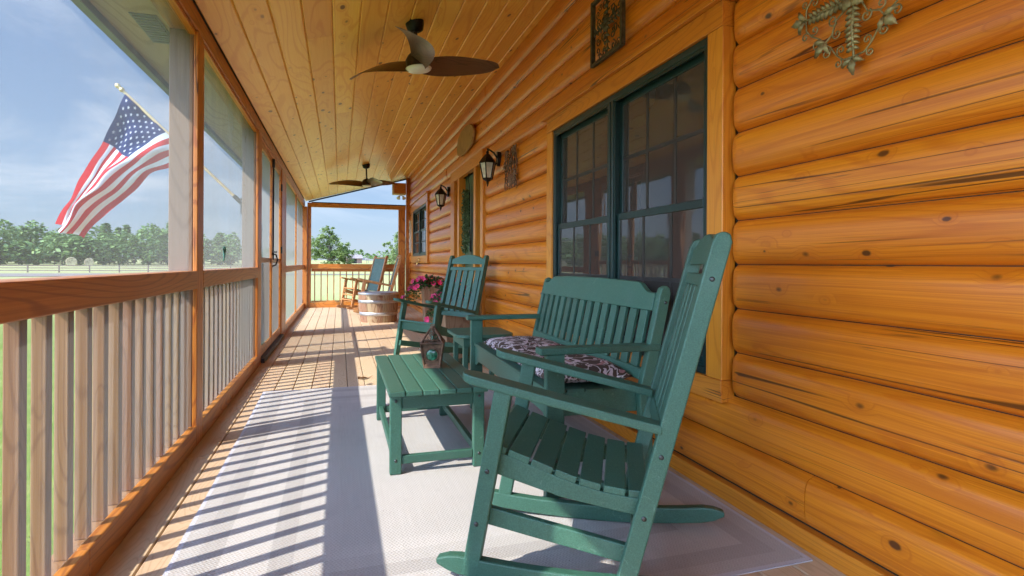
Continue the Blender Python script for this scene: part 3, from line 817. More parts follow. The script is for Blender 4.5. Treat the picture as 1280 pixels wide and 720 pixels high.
        S.grid(sf,12,8); S.grid(lambda u,v:tuple(Vector(sf(u,v))-Vector((0,0,.012))),12,8,True,True); S.build('seat_sling',M['sling'],t)
        S=MB()
        def bf(u,v):
            z=.36+.68*u; return (rear(z)+.04-.03*math.sin(math.pi*v),-Wi+2*Wi*v,z)
        S.grid(bf,10,8); S.grid(lambda u,v:tuple(Vector(bf(u,v))-Vector((.012,0,0))),10,8,True,True); S.build('back_sling',M['sling'],t)
        for nm,pq in (('front_bar',(-.075,.425)),('rear_bar',(rear(.33)+.03,.31)),('top_bar',(rear(1.03)+.03,1.035)),('foot_bar',(-.03,.2)),('foot_bar',(-.05,.30))):
            S=MB(); S.rnd=random.random(); S.tube([(pq[0],-Wi,pq[1]),(pq[0],Wi,pq[1])],.014,10); S.build(nm,mat,t)
    return t
rocker('rocking_chair',(.370,1.706),R(28),.54,'green','nearest green slatted rocking chair, large in the foreground','green slatted rocking chairs')
rocker('rocking_chair',(.800,5.22),R(-30),.57,'green','green slatted rocking chair beyond the bench, facing partly toward the viewer','green slatted rocking chairs')
rocker('rocking_chair',(.345,11.30),R(1),.56,'wood','wooden rocking chair right behind the barrel, seen nearly edge on','wooden rocking chairs with green slings',1.07)
rocker('rocking_chair',(.235,12.15),R(-22),.56,'wood','farthest wooden rocking chair, its green sling back showing against the end railing','wooden rocking chairs with green slings',1.07)

# ------------------------------------------------------------------ bench and cushion
be=empty('bench',(.838,2.985,.008),math.pi-R(1),'green slatted garden bench under the large window','bench')
g_=M['green']; BW=.785
for s in (-1,1):
    y0,y1=sorted((s*BW,s*(BW-.040)))
    S=MB(); S.rnd=random.random(); S.box((-.090,y0,0),(-.008,y1,.6065)); S.build('front_leg',g_,be,.005)
    S=MB(); S.rnd=random.random()
    S.prism([(-.465,0),(-.52,0),(-.50,.40),(-.598,.86),(-.592,.885),(-.575,.897),(-.552,.885),(-.543,.86),(-.443,.42)],y0,y1); S.build('rear_leg',g_,be,.006)
    S=MB(); S.rnd=random.random(); ya,yb=sorted((s*(BW+.006),s*(BW-.066))); S.box((-.545,ya,.607),(.022,yb,.637)); S.build('armrest',g_,be,.006)
    S=MB(); S.rnd=random.random(); yc0,yc1=sorted((s*(BW-.041),s*(BW-.066))); S.box((-.455,yc0,.335),(-.061,yc1,.436)); S.build('side_rail',g_,be,.003)
    S=MB(); S.rnd=random.random(); S.box((-.478,yc0,.13),(-.085,yc1,.18)); S.build('side_stretcher',g_,be,.004)
S=MB(); S.rnd=.3
pr=[(-BW+.041,.437),(-BW+.041,.308),(-BW+.095,.308),(-BW+.112,.318),(-BW+.135,.333),(-BW+.2,.338),(BW-.2,.338),(BW-.135,.333),(BW-.112,.318),(BW-.095,.308),(BW-.041,.308),(BW-.041,.437)]
S.prism_x(pr,-.060,-.036); S.build('front_apron',g_,be,.003)
for i in range(5):
    a=-.028-.088*i; S=MB(); S.rnd=random.random(); zz=.452-.004*i+(.002 if i==4 else 0); S.box((a-.083,-BW+.042 if 0<i else -BW+.045,zz-.022+.0),(a,BW-.042 if 0<i else BW-.045,zz))
    S.build('seat_slat',g_,be,.004)
S=MB(); S.rnd=.1; S.box((-.27,-BW+.067,.36),(-.245,BW-.067,.428)); S.build('centre_rail',g_,be)
kM=Matrix(((1,0,-.215,-.47+.215*.42),(0,1,0,0),(0,0,1,0),(0,0,0,1))); Wi=BW-.041
S=MB(); S.rnd=.45; S.M=kM; tp=[]
for i in range(41):
    u=-1+2*i/40; b=abs(u)
    tp.append((Wi*u, .862 if b>.93 else   .862+.042*(.5-.5*math.cos(math.pi*min(1,(.93-b)/.17))) +.012*(1-(b/.93)**2)))
S.prism_x([(-Wi,.782),(Wi,.782)]+tp[::-1],0,.026); S.build('top_rail',g_,be,.004)
S=MB(); S.rnd=.85; S.M=kM; S.prism_x([(-Wi,.475),(Wi,.475),(Wi,.525),(-Wi,.525)],0,.026); S.build('lower_rail',g_,be,.004)
n=14; sw=.062; gp=(2*Wi-n*sw)/(n+1)
for i in range(n):
    y=-Wi+gp+(sw+gp)*i; S=MB(); S.rnd=random.random(); S.M=kM; S.prism_x([(y,.5255),(y+sw,.5255),(y+sw,.7815),(y,.7815)],.004,.022); S.build('back_slat',g_,be,.003)
for s in (-1,1):
    for a,z in ((-.05,.40),(-.05,.16),(-.57,.82)): bolt(be,a,s*BW,z,-s*math.pi/2)
cu=empty('seat_cushion',(1.085,2.90,.4605),math.pi-R(1),'long dark floral seat cushion with pale branches lying on the green bench','cushion')
S=MB(); CL,CWd,CT=1.24,.40,.075
def cush(u,v,top):
    x=(u-.5)*CWd; y=(v-.5)*CL
    e=max(0,(1-abs(2*u-1)**5)*(1-abs(2*v-1)**12))**.45
    b=.012*noise.noise((x*6,y*4,1.3))+.006*noise.noise((x*15,y*14,5))
    zz=CT*.42+ (CT*.58*e+b*e if top else -CT*.42*e**.8)
    rx=1-.03*abs(2*v-1)**8; 
    return (x*rx+.006*noise.noise((y*5,1,u)),y+.008*noise.noise((x*9,3,v)),zz)
S.grid(lambda u,v:cush(u,v,True),24,60); S.grid(lambda u,v:cush(u,v,False),24,60,True,True)
S.build('cushion_cover',M['cushion'],cu)
S=MB(); loop=[]
for i in range(96):
    a=i/96*4; k=int(a); q=a-k
    uv=[(q,0),(1,q),(1-q,1),(0,1-q)][k]; p_=cush(uv[0],uv[1],True); loop.append(p_)
loop.append(loop[0]); S.tube(loop,.005,6); S.build('piping',M['cushion'],cu)

# ------------------------------------------------------------------ tables
ct=empty('coffee_table',(.455,3.155,.0085),0,'green slatted coffee table standing in the sun on the rug','table')
X0,X1,Y0,Y1=-.235,.235,-.535,.535; ZT=.397
n=6; w=(X1-X0-.005*(n-1))/n
for i in range(n):
    S=MB(); S.rnd=random.random(); S.box((X0+(w+.005)*i,Y0,ZT-.025),(X0+(w+.005)*i+w,Y1,ZT)); S.build('top_slat',g_,ct,.004)
for sx in (-1,1):
    for sy in (-1,1):
        S=MB(); S.rnd=random.random(); xa,xb=sorted((sx*.227,sx*.172)); ya,yb=sorted((sy*.495,sy*.457)); S.box((xa,ya,0),(xb,yb,ZT-.026)); S.build('leg',g_,ct,.005)
for sy in (-1,1):
    ya,yb=sorted((sy*.488,sy*.462)); S=MB(); S.rnd=random.random(); S.box((-.171,ya,.305),(.171,yb,ZT-.026)); S.build('end_apron',g_,ct,.003)
    S=MB(); S.rnd=random.random(); S.box((-.171,ya,.045),(.171,yb,.085)); S.build('end_stretcher',g_,ct,.004)
for sx in (-1,1):
    xa,xb=sorted((sx*.214,sx*.188)); S=MB(); S.rnd=random.random(); S.box((xa,-.456,.315),(xb,.456,ZT-.026)); S.build('side_apron',g_,ct,.003)
    S=MB(); S.rnd=random.random(); S.box((xa,-.456,.05),(xb,.456,.09)); S.build('side_stretcher',g_,ct,.004)
for sx in (-1,1):
    for z in (.345,.066): bolt(ct,sx*.2,-.495,z,math.pi/2)
st=empty('side_table',(1.12,4.56,.008),0,'small green side table with rounded top between the bench and the second rocker','table')
S=MB(); pl=[]
for k,(cx,cy) in enumerate(((.13,.16),(-.13,.16),(-.13,-.16),(.13,-.16))):
    for i in range(7):
        a=k*math.pi/2+i/6*math.pi/2; pl.append((cx+.11*math.cos(a),cy+.11*math.sin(a)))
S.prism_z(pl,.402,.427); S.build('tabletop',g_,st,.005)
for sx in (-1,1):
    for sy in (-1,1):
        S=MB(); S.rnd=random.random(); S.box((sx*.16-.019,sy*.19-.025,0),(sx*.16+.019,sy*.19+.025,.3275)); S.build('leg',g_,st,.004)
S=MB(); S.box((-.18,-.215,.328),(.18,.215,.401)); S.build('apron',g_,st,.003)
for sx in (-1,1):
    S=MB(); S.box((sx*.16-.012,-.164,.10),(sx*.16+.012,.164,.145)); S.build('stretcher',g_,st,.003)

df=empty('dry_leaf',(.205,4.98,.004),R(30),'small curled dry brown leaf on the deck just past the far edge of the rug','leaf')
S=MB(); S.rnd=.2
vs=[];fs=[]
for i in range(7):
    u=i/6; h=.030*math.sin(math.pi*u**.8)*(1-.3*(i%2)); vs+=[(-.06+.12*u,-h,.012+.012*math.sin(u*5)),(-.06+.12*u,0,.002),(-.06+.12*u,h,.014+.010*math.cos(u*4))]
for i in range(6): fs+=[(i*3,i*3+1,i*3+4,i*3+3),(i*3+1,i*3+2,i*3+5,i*3+4)]
S.add(vs,fs,True); S.build('blade',M['planter'],df)
S=MB(); S.tube([(.05,0,.003),(.09,.01,.010)],.002,5); S.build('stem',M['planter'],df)
# ------------------------------------------------------------------ lantern on the coffee table
ln=empty('lantern',(.512,3.20,.407),R(-14),'rusty bronze candle lantern with round green glass medallion on the coffee table','lantern')
B=.042; T=.062; HS=.140
def corner(s,t,z):
    r=B+(T-B)*z/HS; return (s*r,t*r,z)
S=MB(); S.box((-B-.006,-B-.006,0),(B+.006,B+.006,.012))
for s in (-1,1):
    for t in (-1,1): S.tube([corner(s,t,.01),corner(s,t,HS)],.006,6)
for z,r in ((.016,.005),(HS,.007)):
    for a,b in (((-1,-1),(1,-1)),((1,-1),(1,1)),((1,1),(-1,1)),((-1,1),(-1,-1))): S.tube([corner(*a,z),corner(*b,z)],r,6)
S.build('frame',M['rust'],ln)
for k in range(4):
    S=MB(); S.M=Matrix.Rotation(k*math.pi/2,4,'Z')
    y=lambda z:-(B+(T-B)*z/HS)+.004
    # ring panel round a hole
    ring=[];N=24
    cz=.075; rr=.036
    for i in range(N):
        a=2*math.pi*i/N; z=cz+rr*math.sin(a); ring.append((rr*math.cos(a),y(z),z))
    def edge(i):
        a=2*math.pi*i/N; c_,s_=math.cos(a),math.sin(a); q=1/max(abs(c_),abs(s_)); z=cz+.058*s_*q; hx=(B+(T-B)*z/HS)-.002; return (max(-hx,min(hx,hx*c_*q)),y(z),z)
    out=[edge(i) for i in range(N)]
    S.add(ring+out,[(i,N+i,N+(i+1)%N,(i+1)%N) for i in range(N)]); S.add([(a,b+.003,c_) for a,b,c_ in ring+out],[((i+1)%N,N+(i+1)%N,N+i,i) for i in range(N)])
    S.tube([Vector(p)+Vector((0,-.001,0)) for p in ring+[ring[0]]],.004,6)
    pn=S.build('pierced_panel',M['rust'],ln)
    S=MB(); S.M=Matrix.Rotation(k*math.pi/2,4,'Z')@Matrix.Translation((0,y(cz)+.002,cz))@Matrix.Rotation(R(98),4,'X')
    S.lathe([(.0355,-.001),(.0355,.001),(.028,.006),(.015,.010),(.003,.0115)],20); S.build('medallion',M['greenglass'],pn)
S=MB(); ap=(0,0,.232)
for s in (-1,1):
    for t in (-1,1): S.tube([corner(s,t,HS),(s*.012,t*.012,.222)],.005,6)
for k in range(4):
    S.M=Matrix.Rotation(k*math.pi/2,4,'Z')
    for i in range(7):
        a=random.random()*6.28; z=.150+.055*random.random(); hw=.055*(1-(z-HS)/.1); cx=random.uniform(-.55,.55)*hw; r=.011
        yy=-T*(1-(z-HS)/.1*.85)
        S.tube([(cx+r*math.cos(a+j*.8),yy+ .45*r*math.sin(a+j*.8),z+r*math.sin(a+j*.8)*.9) for j in range(8)],.0022,5)
S.M=None; S.lathe([(.016,.215),(.019,.222),(.014,.228),(.016,.232),(.003,.236)],12); S.tube([(-.012,0,.232),(-.012,0,.242),(.012,0,.242),(.012,0,.232)],.0025,6)
S.build('roof',M['rust'],ln)

# ------------------------------------------------------------------ ceiling fans
def blade_mesh():
    S=MB(); NU,NV=22,8
    def f(u,v,side):
        r=.055+.60*u
        hw=(.064+.036*math.sin(math.pi*min(1,u*1.05)))*(1 if u<.80 else math.sqrt(max(0,1-((u-.80)/.20)**2.6)))
        hw=max(hw,.002)
        sweep=.055*math.sin(u*math.pi*.9)-.10*u*u
        pit=R(22)*(1-u)**2+R(23)
        t=-1+2*v; c_=t*hw
        z=.020*math.sin(u*math.pi)+.030*u
        th=.0045*(1-abs(t)**3)*(1-.5*u)
        return (r,sweep-c_*math.cos(pit),z+c_*math.sin(pit)+side*th)
    S.grid(lambda u,v:f(u,v,1),NU,NV,True,True); S.grid(lambda u,v:f(u,v,-1),NU,NV)
    return S
def fan(x,y,drop,rot,tilt,label):
    zt=zc(x); t=empty('ceiling_fan',(x,y,zt-drop),0,label,'ceiling fan','three bladed ceiling fans'); t.rotation_euler=(0,-tilt,rot)
    t.rotation_mode='XYZ'
    S=MB(); S.lathe([(.085,0),(.088,.055),(.070,.085),(.055,.10),(.02,.115),(.02,.12)],32); S.build('motor_housing',M['fan_metal'],t)
    S=MB(); S.lathe([(.013,.115),(.013,drop-.03)],12); S.build('downrod',M['fan_metal'],t)
    S=MB(); 
    S.lathe([(.03,drop-.075),(.055,drop-.06),(.065,drop-.02),(.065,drop+.015)],24); S.build('canopy',M['black'],t)
    b0=None
    for k in range(3):
        if b0 is None: b0=blade_mesh().build('blade',M['fan_blade'],t); o=b0
        else: o=inst(b0,t)
        o.rotation_euler=(0,0,k*2*math.pi/3); o.location=(0,0,.022)
    S=MB(); S.lathe([(.090,-.004),(.092,.0),(.088,.004)],32); S.lathe([(.087,-.004),(.086,-.012),(.075,-.020),(.04,-.027),(.004,-.029)],32); S.build('light_lens',M['lens'],t)
    return t
fan(.53,4.0,.325,R(20),R(6),'nearest ceiling fan with dark walnut blades and a pale round light')
fan(.445,9.9,.36,R(48),R(5),'farther ceiling fan, hanging near the end of the porch')

# ------------------------------------------------------------------ wall lamps
def sconce(y,z,label):
    t=empty('wall_lantern',(1.545,y,z),0,label,'wall lamp','black wall lanterns beside the door')
    S=MB(); S.M=Matrix.Rotation(-math.pi/2,4,'Y'); S.prism_z([( .0+.075*math.cos(a)+.10,.042*math.sin(a)) for a in [i/16*2*math.pi for i in range(16)]],-.02,.018); S.M=None; S.build('back_plate',M['black'],t)
    S=MB(); S.tube([(-.01,0,.10),(-.05,0,.16),(-.10,0,.19),(-.125,0,.165),(-.115,0,.13)],.009,8); S.tube([(-.01,0,.06),(-.05,0,.04),(-.075,0,.07),(-.055,0,.09)],.007,8); S.build('arm',M['black'],t)
    S=MB(); c=(-.115,0,0)
    S.lathe([(.012,.20),(.006,.18),(.014,.165),(.010,.15),(.030,.135),(.060,.10),(.088,.060),(.092,.052),(.084,.050)],6,c,False); S.build('cap',M['black'],t)
    S=MB(); S.lathe([(.078,.049),(.045,-.105)],6,c,False); S.build('glass',M['lampglass'],t)
    S=MB()
    for k in range(6):
        a=k*math.pi/3; S.tube([(c[0]+.082*math.cos(a),.082*math.sin(a),.05),(c[0]+.048*math.cos(a),.048*math.sin(a),-.107)],.006,6)
    S.lathe([(.052,-.100),(.054,-.112),(.035,-.125),(.012,-.135),(.014,-.15),(.004,-.185)],6,c,False); S.build('cage',M['black'],t)
    return t
sconce(5.50,1.965,'black wall lantern on the near side of the door, below the wooden slab')
sconce(8.25,1.965,'black wall lantern on the far side of the door, next to the small window')

# ------------------------------------------------------------------ wall decorations
def leaf_shape(S,L,w,lobes=True,bend=.012):
    """one leaf along +y in the xy plane, z up"""
    n=8; pts=[]
    for i in range(n+1):
        u=i/n; pts.append((w*math.sin(math.pi*u**.8)*(1-.25*(i%2 if lobes else 0)),L*u))
    vs=[];fs=[]
    for i,(h,y) in enumerate(pts):
        z=bend*math.sin(math.pi*i/n)
        vs+= [(-h,y,z-.004),(0,y,z+.004),(h,y,z-.004)]
    for i in range(n): fs+= [(i*3,i*3+1,i*3+4,i*3+3),(i*3+1,i*3+2,i*3+5,i*3+4)]
    S.add(vs,fs,True); S.add([(a,b,c-.003) for a,b,c in vs],[f[::-1] for f in fs],True)
def spiral(cx,cy,r0,a0,turns,sgn=1,n=22,k=.18):
    return [(cx+r0*(1-(1-k)*i/n)*math.cos(a0+sgn*turns*2*math.pi*i/n),cy+r0*(1-(1-k)*i/n)*math.sin(a0+sgn*turns*2*math.pi*i/n),0) for i in range(n+1)]
def wall_frame(x,y,z):
    """local x -> +Y(left in the photo is +Y so mirrored), local y -> Z, local z -> -X"""
    return Matrix(((0,0,-1,x),(-1,0,0,y),(0,1,0,z),(0,0,0,1)))
def wall_thing(name,x,y,z,label,cat):
    o=empty(name,(0,0,0),0,label,cat); o.matrix_world=wall_frame(x,y,z); return o
wa=wall_thing('metal_wall_art',1.535,1.362,1.842,'bronze scrolled metal leaf medallion at the top right, on the log wall','wall art')
S=MB()
for k in range(4):
    S.M=Matrix.Rotation(k*math.pi/2,4,'Z')
    S.tube([(0,.02,.0),(0,.10,.006),(0,.19,.0)],[.004,.005,.003],6)
    for i in range(8):
        r=.035+.0175*i; w=.026*(1-.35*abs(i-3)/5)
        for s in (-1,1):
            S.M=Matrix.Rotation(k*math.pi/2,4,'Z')@Matrix.Translation((0,r,.004))@Matrix.Rotation(-s*R(58),4,'Z'); leaf_shape(S,w*1.3,.0062,False,.006)
    for s,l,w in ((0,.055,.016),(-1,.045,.010),(1,.045,.010)):
        S.M=Matrix.Rotation(k*math.pi/2,4,'Z')@Matrix.Translation((0,.192,.004))@Matrix.Rotation(-s*R(62),4,'Z'); leaf_shape(S,l,w)
    for s,l,w in ((0,.055,.017),(-1,.045,.010),(1,.045,.010)):
        S.M=Matrix.Rotation(k*math.pi/2+math.pi/4,4,'Z')@Matrix.Translation((0,.150,.004))@Matrix.Rotation(-s*R(65),4,'Z'); leaf_shape(S,l,w)
    S.M=Matrix.Rotation(k*math.pi/2+math.pi/4,4,'Z')@Matrix.Translation((0,.0,.006)); leaf_shape(S,.05,.022)
S.M=None; S.lathe([(.018,0),(.022,.008),(.012,.016),(.003,.018)],12)
S.build('leaves',M['bronze'],wa)
S=MB()
for k in range(4):
    S.M=Matrix.Rotation(k*math.pi/2+math.pi/4,4,'Z')
    S.tube([(0,.04,0),(.012,.08,0),(-.006,.12,0),(0,.152,0)],.003,6)
    S.tube(spiral(.024,.085,.020,math.pi,1.2,-1),.0027,6); S.tube(spiral(-.022,.110,.018,0,1.2,1),.0027,6)
    for s in (-1,1):
        S.tube([(0,.158,0),(s*.03,.152,0),(s*.07,.160,0),(s*.105,.158,0),(s*.130,.135,0)],.003,6)
        S.tube(spiral(s*.028,.174,.017,-math.pi/2,1.2,s),.0026,6); S.tube(spiral(s*.074,.140,.016,math.pi/2,1.2,s),.0026,6)
        S.tube(spiral(s*.095,.176,.014,-math.pi/2,1.2,s),.0026,6)
S.M=None; S.build('scrolls',M['bronze'],wa)

wp=wall_thing('metal_wall_panel',1.535,3.035,2.44,'square dark metal scrollwork panel hanging above the large window','wall art')
S=MB(); h=.205
for a,b in (((-h,-h+.002),(-h+.022,h)),((h-.022,-h+.002),(h,h))): S.box((a[0],a[1],0),(b[0],b[1],.028))
S.box((-h+.0225,-h,.001),(h-.0225,-h+.022,.027)); S.box((-h+.0225,h-.022,.001),(h-.0225,h,.027)); S.build('frame',M['dark_bronze'],wp,.003)
S=MB()
for k in range(4):
    S.M=Matrix.Rotation(k*math.pi/2,4,'Z')
    S.tube([(0,.03,.012),(0,.18,.012)],.004,6)
    for s in (-1,1):
        S.tube(spiral(s*.045,.075,.032,-math.pi/2,1.2,s),.0035,6); S.tube(spiral(s*.055,.145,.030,-math.pi/2,1.2,s),.0035,6); S.tube(spiral(s*.115,.150,.026,math.pi,1.1,-s),.003,6)
    for q in (.06,.10,.14):
        for s in (-1,1):
            S.M=Matrix.Rotation(k*math.pi/2,4,'Z')@Matrix.Translation((0,q,.012))@Matrix.Rotation(-s*R(50),4,'Z'); leaf_shape(S,.035,.011,False)
for k in range(10):
    S.M=Matrix.Rotation(k*math.pi/5,4,'Z')@Matrix.Translation((0,0,.016)); leaf_shape(S,.055,.016)
S.M=None; S.build('scrollwork',M['dark_bronze'],wp)

ra=wall_thing('iron_wall_art',1.540,5.04,1.90,'rusty twisted iron wall hanging between the large window and the wall lantern','wall art')
S=MB()
for i in range(6):
    x=-.17+.068*i; S.tube([(x+.02*noise.noise((i*3.1,j*.9,2))*1.6,-.19+.038*j+.02*noise.noise((i,5,0)),.006+.006*math.sin(j+i)) for j in range(11)],.0055,6)
for i in range(7):
    z=-.15+.05*i; S.tube([(-.19+.04*j,z+.03*math.sin(j*1.2+i),.010) for j in range(10)],.0045,6)
for i in range(12):
    x,z=random.uniform(-.17,.17),random.uniform(-.16,.16)
    for k in range(5):
        S.M=Matrix.Translation((x,z,.014))@Matrix.Rotation(k*1.256+i,4,'Z'); leaf_shape(S,.045,.012,False)
S.M=None; S.build('ironwork',M['rust'],ra)

sl=MB(); pl=[(-.49,-.02),(-.44,-.11),(-.28,-.155),(-.05,-.17),(.18,-.16),(.38,-.12),(.47,-.03),(.50,.02),(.43,.10),(.26,.15),(.02,.165),(-.22,.155),(-.40,.11)]
pl=[(a+random.uniform(-.012,.012),b+random.uniform(-.008,.008)) for a,b in pl]
sl.prism_z(pl,0,.03)
o=tag(sl.build('wood_slab',M['slab'],bevel=.006),'rough oval slab of weathered wood high on the log wall over the door','wall art'); o.matrix_world=wall_frame(1.545,7.02,2.575)

# wreath on the door
wr=empty('door_wreath',(1.585,7.03,1.53),0,'long green leafy swag hanging on the green front door','wreath')
S=MB()
for i in range(1500):
    u=random.random()**.9; z=-.40+.80*u; wd=.17*math.sin(math.pi*min(1,u*.9+.08))**.6*(1-.25*u)
    a=random.uniform(0,2*math.pi); r=wd*math.sqrt(random.random())
    c_=Vector((-.012-.07*abs(math.sin(a))*random.random(),r*math.cos(a),z)); d_=Vector((random.uniform(-1,.1),random.uniform(-1,1),random.uniform(-.6,1))).normalized(); e_=d_.orthogonal().normalized(); L=.032
    S.rnd=random.random(); S.add([c_-e_*.010,c_+d_*L*.5-e_*.012,c_+d_*L,c_+d_*L*.5+e_*.012],[(0,1,2,3)])
S.build('foliage',M['wreath'],wr)
S=MB(); S.tube([(.04,0,.62),(-.01,0,.62),(-.015,0,.55),(.0,0,.48),(.01,.012,.42)],.006,6); S.tube([(.01,-.05,-.38),(.0,-.02,0),(.01,.03,.42)],.009,6); S.build('hanger',M['black'],wr)

# small wall items at the far end
pq=empty('wall_plaque',(1.512,12.80,1.60),0,'narrow black and white vertical plaque between the small window and the far post','sign')
S=MB(); S.box((-.008,-.05,-.36),(.046,.05,.36)); S.build('board',M['paint'],pq,.002)
S=MB()
for i,z in enumerate((-.30,-.16,-.02,.12,.26)): S.box((-.011,-.032+(.008 if i%2 else 0),z-.035),(-.0085,.02+(.01 if i%2 else 0),z+.04))
S.build('dark_blocks',M['black'],pq)
sg=empty('wall_spigot',(1.545,11.15,1.03),0,'small brass garden tap on the log wall under the small window','tap')
S=MB(); S.tube([(0,0,0),(-.05,0,0),(-.075,0,-.015),(-.08,0,-.06)],.014,10); S.tube([(-.045,0,0),(-.045,0,.05)],.008,8); S.build('body',M['brass'],sg)
S=MB(); S.lathe([(.004,.05),(.035,.054),(.035,.064),(.004,.068)],12,(-.045,0,0)); S.build('handle',M['brass'],sg)
bx=empty('light_box',(1.31,13.02,2.70),0,'pale wooden box with two small flood lamps up in the far right corner','light')
S=MB(); S.rnd=.3; S.box((-.13,-.10,-.11),(.13,.10,.12)); S.build('box',M['rail_x'],bx,.004)
S=MB(); S.box((-.16,-.12,-.135),(.135,.12,-.1105)); S.box((-.165,-.12,-.109),(-.1305,.12,.14)); S.build('edge_boards',M['boxwood'],bx,.003)
for s in (-1,1):
    S=MB(); S.M=Matrix.Translation((.03+.055*s,-.02,-.20))@Matrix.Rotation(R(150),4,'X')@Matrix.Rotation(R(20)*s,4,'Y'); S.lathe([(.012,-.05),(.02,-.03),(.045,.03),(.042,.035),(.004,.02)],16); S.M=None
    S.tube([(.03,-.0,-.135),(.03,-.01,-.15),(.03+.05*s,-.02,-.18)],.008,6); S.build('flood_lamp',M['lampwhite'],bx)

# small ornament on the second screen
gk=empty('screen_ornament',(XL-.044,4.34,1.06),0,'small green dragonfly shaped ornament clinging to the second screen','ornament')
S=MB(); S.tube([(0.004,0,-.055),(.008,0,-.01),(.010,0,.03),(.006,0,.05)],[.003,.008,.010,.007],8)
for s in (-1,1):
    S.add([(.008,0,.02),(.012,s*.035,.05),(.010,s*.045,.03),(.008,s*.01,.0)],[(0,1,2,3)]); S.add([(.006,0,.02),(.010,s*.035,.05),(.008,s*.045,.03),(.006,s*.01,.0)],[(3,2,1,0)])
S.build('body',M['green'],gk)

# ------------------------------------------------------------------ barrel
ba=empty('barrel',(.645,9.87,0),0,'cut down oak whiskey barrel with grey metal hoops, used as a table','barrel')
S=MB(); n=22
def br(z): return .300+.040*math.sin(min(1,z/.5)*math.pi/2)
for i in range(n):
    S.rnd=random.random(); a0=2*math.pi*i/n+.004; a1=2*math.pi*(i+1)/n-.004; dr=random.uniform(-.001,.001)
    zs=[0,.1,.2,.3,.4,.5]; vs=[]
    for z in zs:
        for r,a in ((br(z)+dr,a0),(br(z)+dr+.001,(a0+a1)/2),(br(z)+dr,a1),(br(z)-.025,a1),(br(z)-.025,a0)): vs.append((r*math.cos(a),r*math.sin(a),z))
    fs=[]
    for j in range(len(zs)-1):
        for k in range(5): fs.append((j*5+k,j*5+(k+1)%5,(j+1)*5+(k+1)%5,(j+1)*5+k))
    fs+= [(4,3,2,1,0),tuple(25+k for k in range(5))]
    S.add(vs,fs)
S.build('staves',M['barrel'],ba)
for z0,z1 in ((.462,.497),(.325,.375),(.115,.170)):
    S=MB(); S.lathe([(br(z0)+.0012,z0),(br(z0)+.004,z0+.001),(br(z1)+.004,z1-.001),(br(z1)+.0012,z1)],48); S.build('hoop',M['hoop'],ba)
S=MB(); 
for i in range(6):
    S.rnd=random.random(); x0=-.312+.104*i; x1=x0+.1035; h=lambda x:math.sqrt(max(0,.3135**2-x*x)); S.prism_z([(x0,-h(x0)),(x1,-h(x1)),(x1,h(x1)),(x0,h(x0))],.465,.482)
S.build('head',M['barrel'],ba)

# ------------------------------------------------------------------ flower pots
def leafq(S,c,d,L,w):
    d=d.normalized(); e=d.cross(Vector((0,0,1)));  e=e.normalized() if e.length>.01 else Vector((1,0,0)); nrm=e.cross(d)
    S.add([c,c+d*L*.5-e*w+nrm*.15*L,c+d*L,c+d*L*.5+e*w+nrm*.15*L],[(0,1,2),(0,2,3)])
def blossom():
    S=MB(); n=5
    vs=[(0,0,-.012)]; fs=[]
    for k in range(n*4):
        a=2*math.pi*k/(n*4); r=.040*(.80+.20*abs(math.cos(a*n/2))); vs.append((.5*r*math.cos(a),.5*r*math.sin(a),.004)); 
    for k in range(n*4):
        a=2*math.pi*k/(n*4); r=.040*(.78+.22*abs(math.cos(a*n/2))); vs.append((r*math.cos(a),r*math.sin(a),.010+.005*math.cos(a*n)))
    m=n*4
    for k in range(m):
        k2=(k+1)%m; fs.append((0,1+k,1+k2)); fs.append((1+k,1+m+k,1+m+k2,1+k2))
    S.add(vs,fs,True); return S
def planter(x,y,top,bot,h,label,trail,seed,nb):
    rr=random.Random(seed)
    t=empty('flower_planter',(x,y,0),0,label,'planter','brown planters of pink flowers beside the door')
    S=MB(); S.rnd=rr.random()
    def ring(hw,z): return [(-hw,-hw,z),(hw,-hw,z),(hw,hw,z),(-hw,hw,z)]
    vs=ring(bot,0)+ring(top,h)+ring(top-.02,h)+ring(top-.025,h-.06)
    fs=[(3,2,1,0)]
    for k in range(3):
        for i in range(4): fs.append((k*4+i,k*4+(i+1)%4,k*4+4+(i+1)%4,k*4+4+i))
    fs.append((12,13,14,15)); S.add(vs,fs); S.build('pot',M['planter'],t,.004)
    S=MB(); S.box((-top+.025,-top+.025,h-.07),(top-.025,top-.025,h-.035)); S.build('soil',M['pot_soil'],t)
    F=MB(); spots=[]
    for i in range(620):
        a=rr.uniform(0,6.283); r=math.sqrt(rr.random())
        c=Vector((r*.20*math.cos(a),r*.20*math.sin(a),h-.02+.20*rr.random()*(1-r*r*.7)))
        if i>300:
            q=rr.random(); ta=math.pi+rr.uniform(-1.15,1.0)   # trails spill to the open side
            c=Vector((math.cos(ta)*(.12+trail*q),math.sin(ta)*(.12+trail*q*.7),h+.10-.34*q*q+rr.uniform(-.05,.05)))
        c.x=min(c.x,1.535-x)
        dv_=Vector((c.x+rr.uniform(-.2,.2),c.y+rr.uniform(-.2,.2),rr.uniform(-.2,.3)))
        F.rnd=rr.random(); leafq(F,c,dv_,.060,.022)
        if rr.random()<.15: spots.append((c,dv_))
    F.build('foliage',M['leaf'],t)
    b0=None
    rr.shuffle(spots)
    for c,d in spots[:nb]:
        nd=(Vector((c.x,c.y-.25,.12+rr.uniform(-.1,.2)))).normalized()
        rot=nd.to_track_quat('Z','Y').to_euler(); loc=c+nd*.035
        loc.x=min(loc.x,1.52-x)
        if b0 is None: b0=blossom().build('blossom',M['pink'],t); o=b0
        else: o=inst(b0,t)
        o.location=loc; o.rotation_euler=rot; s=rr.uniform(.75,1.1); o.scale=(s,s,s)
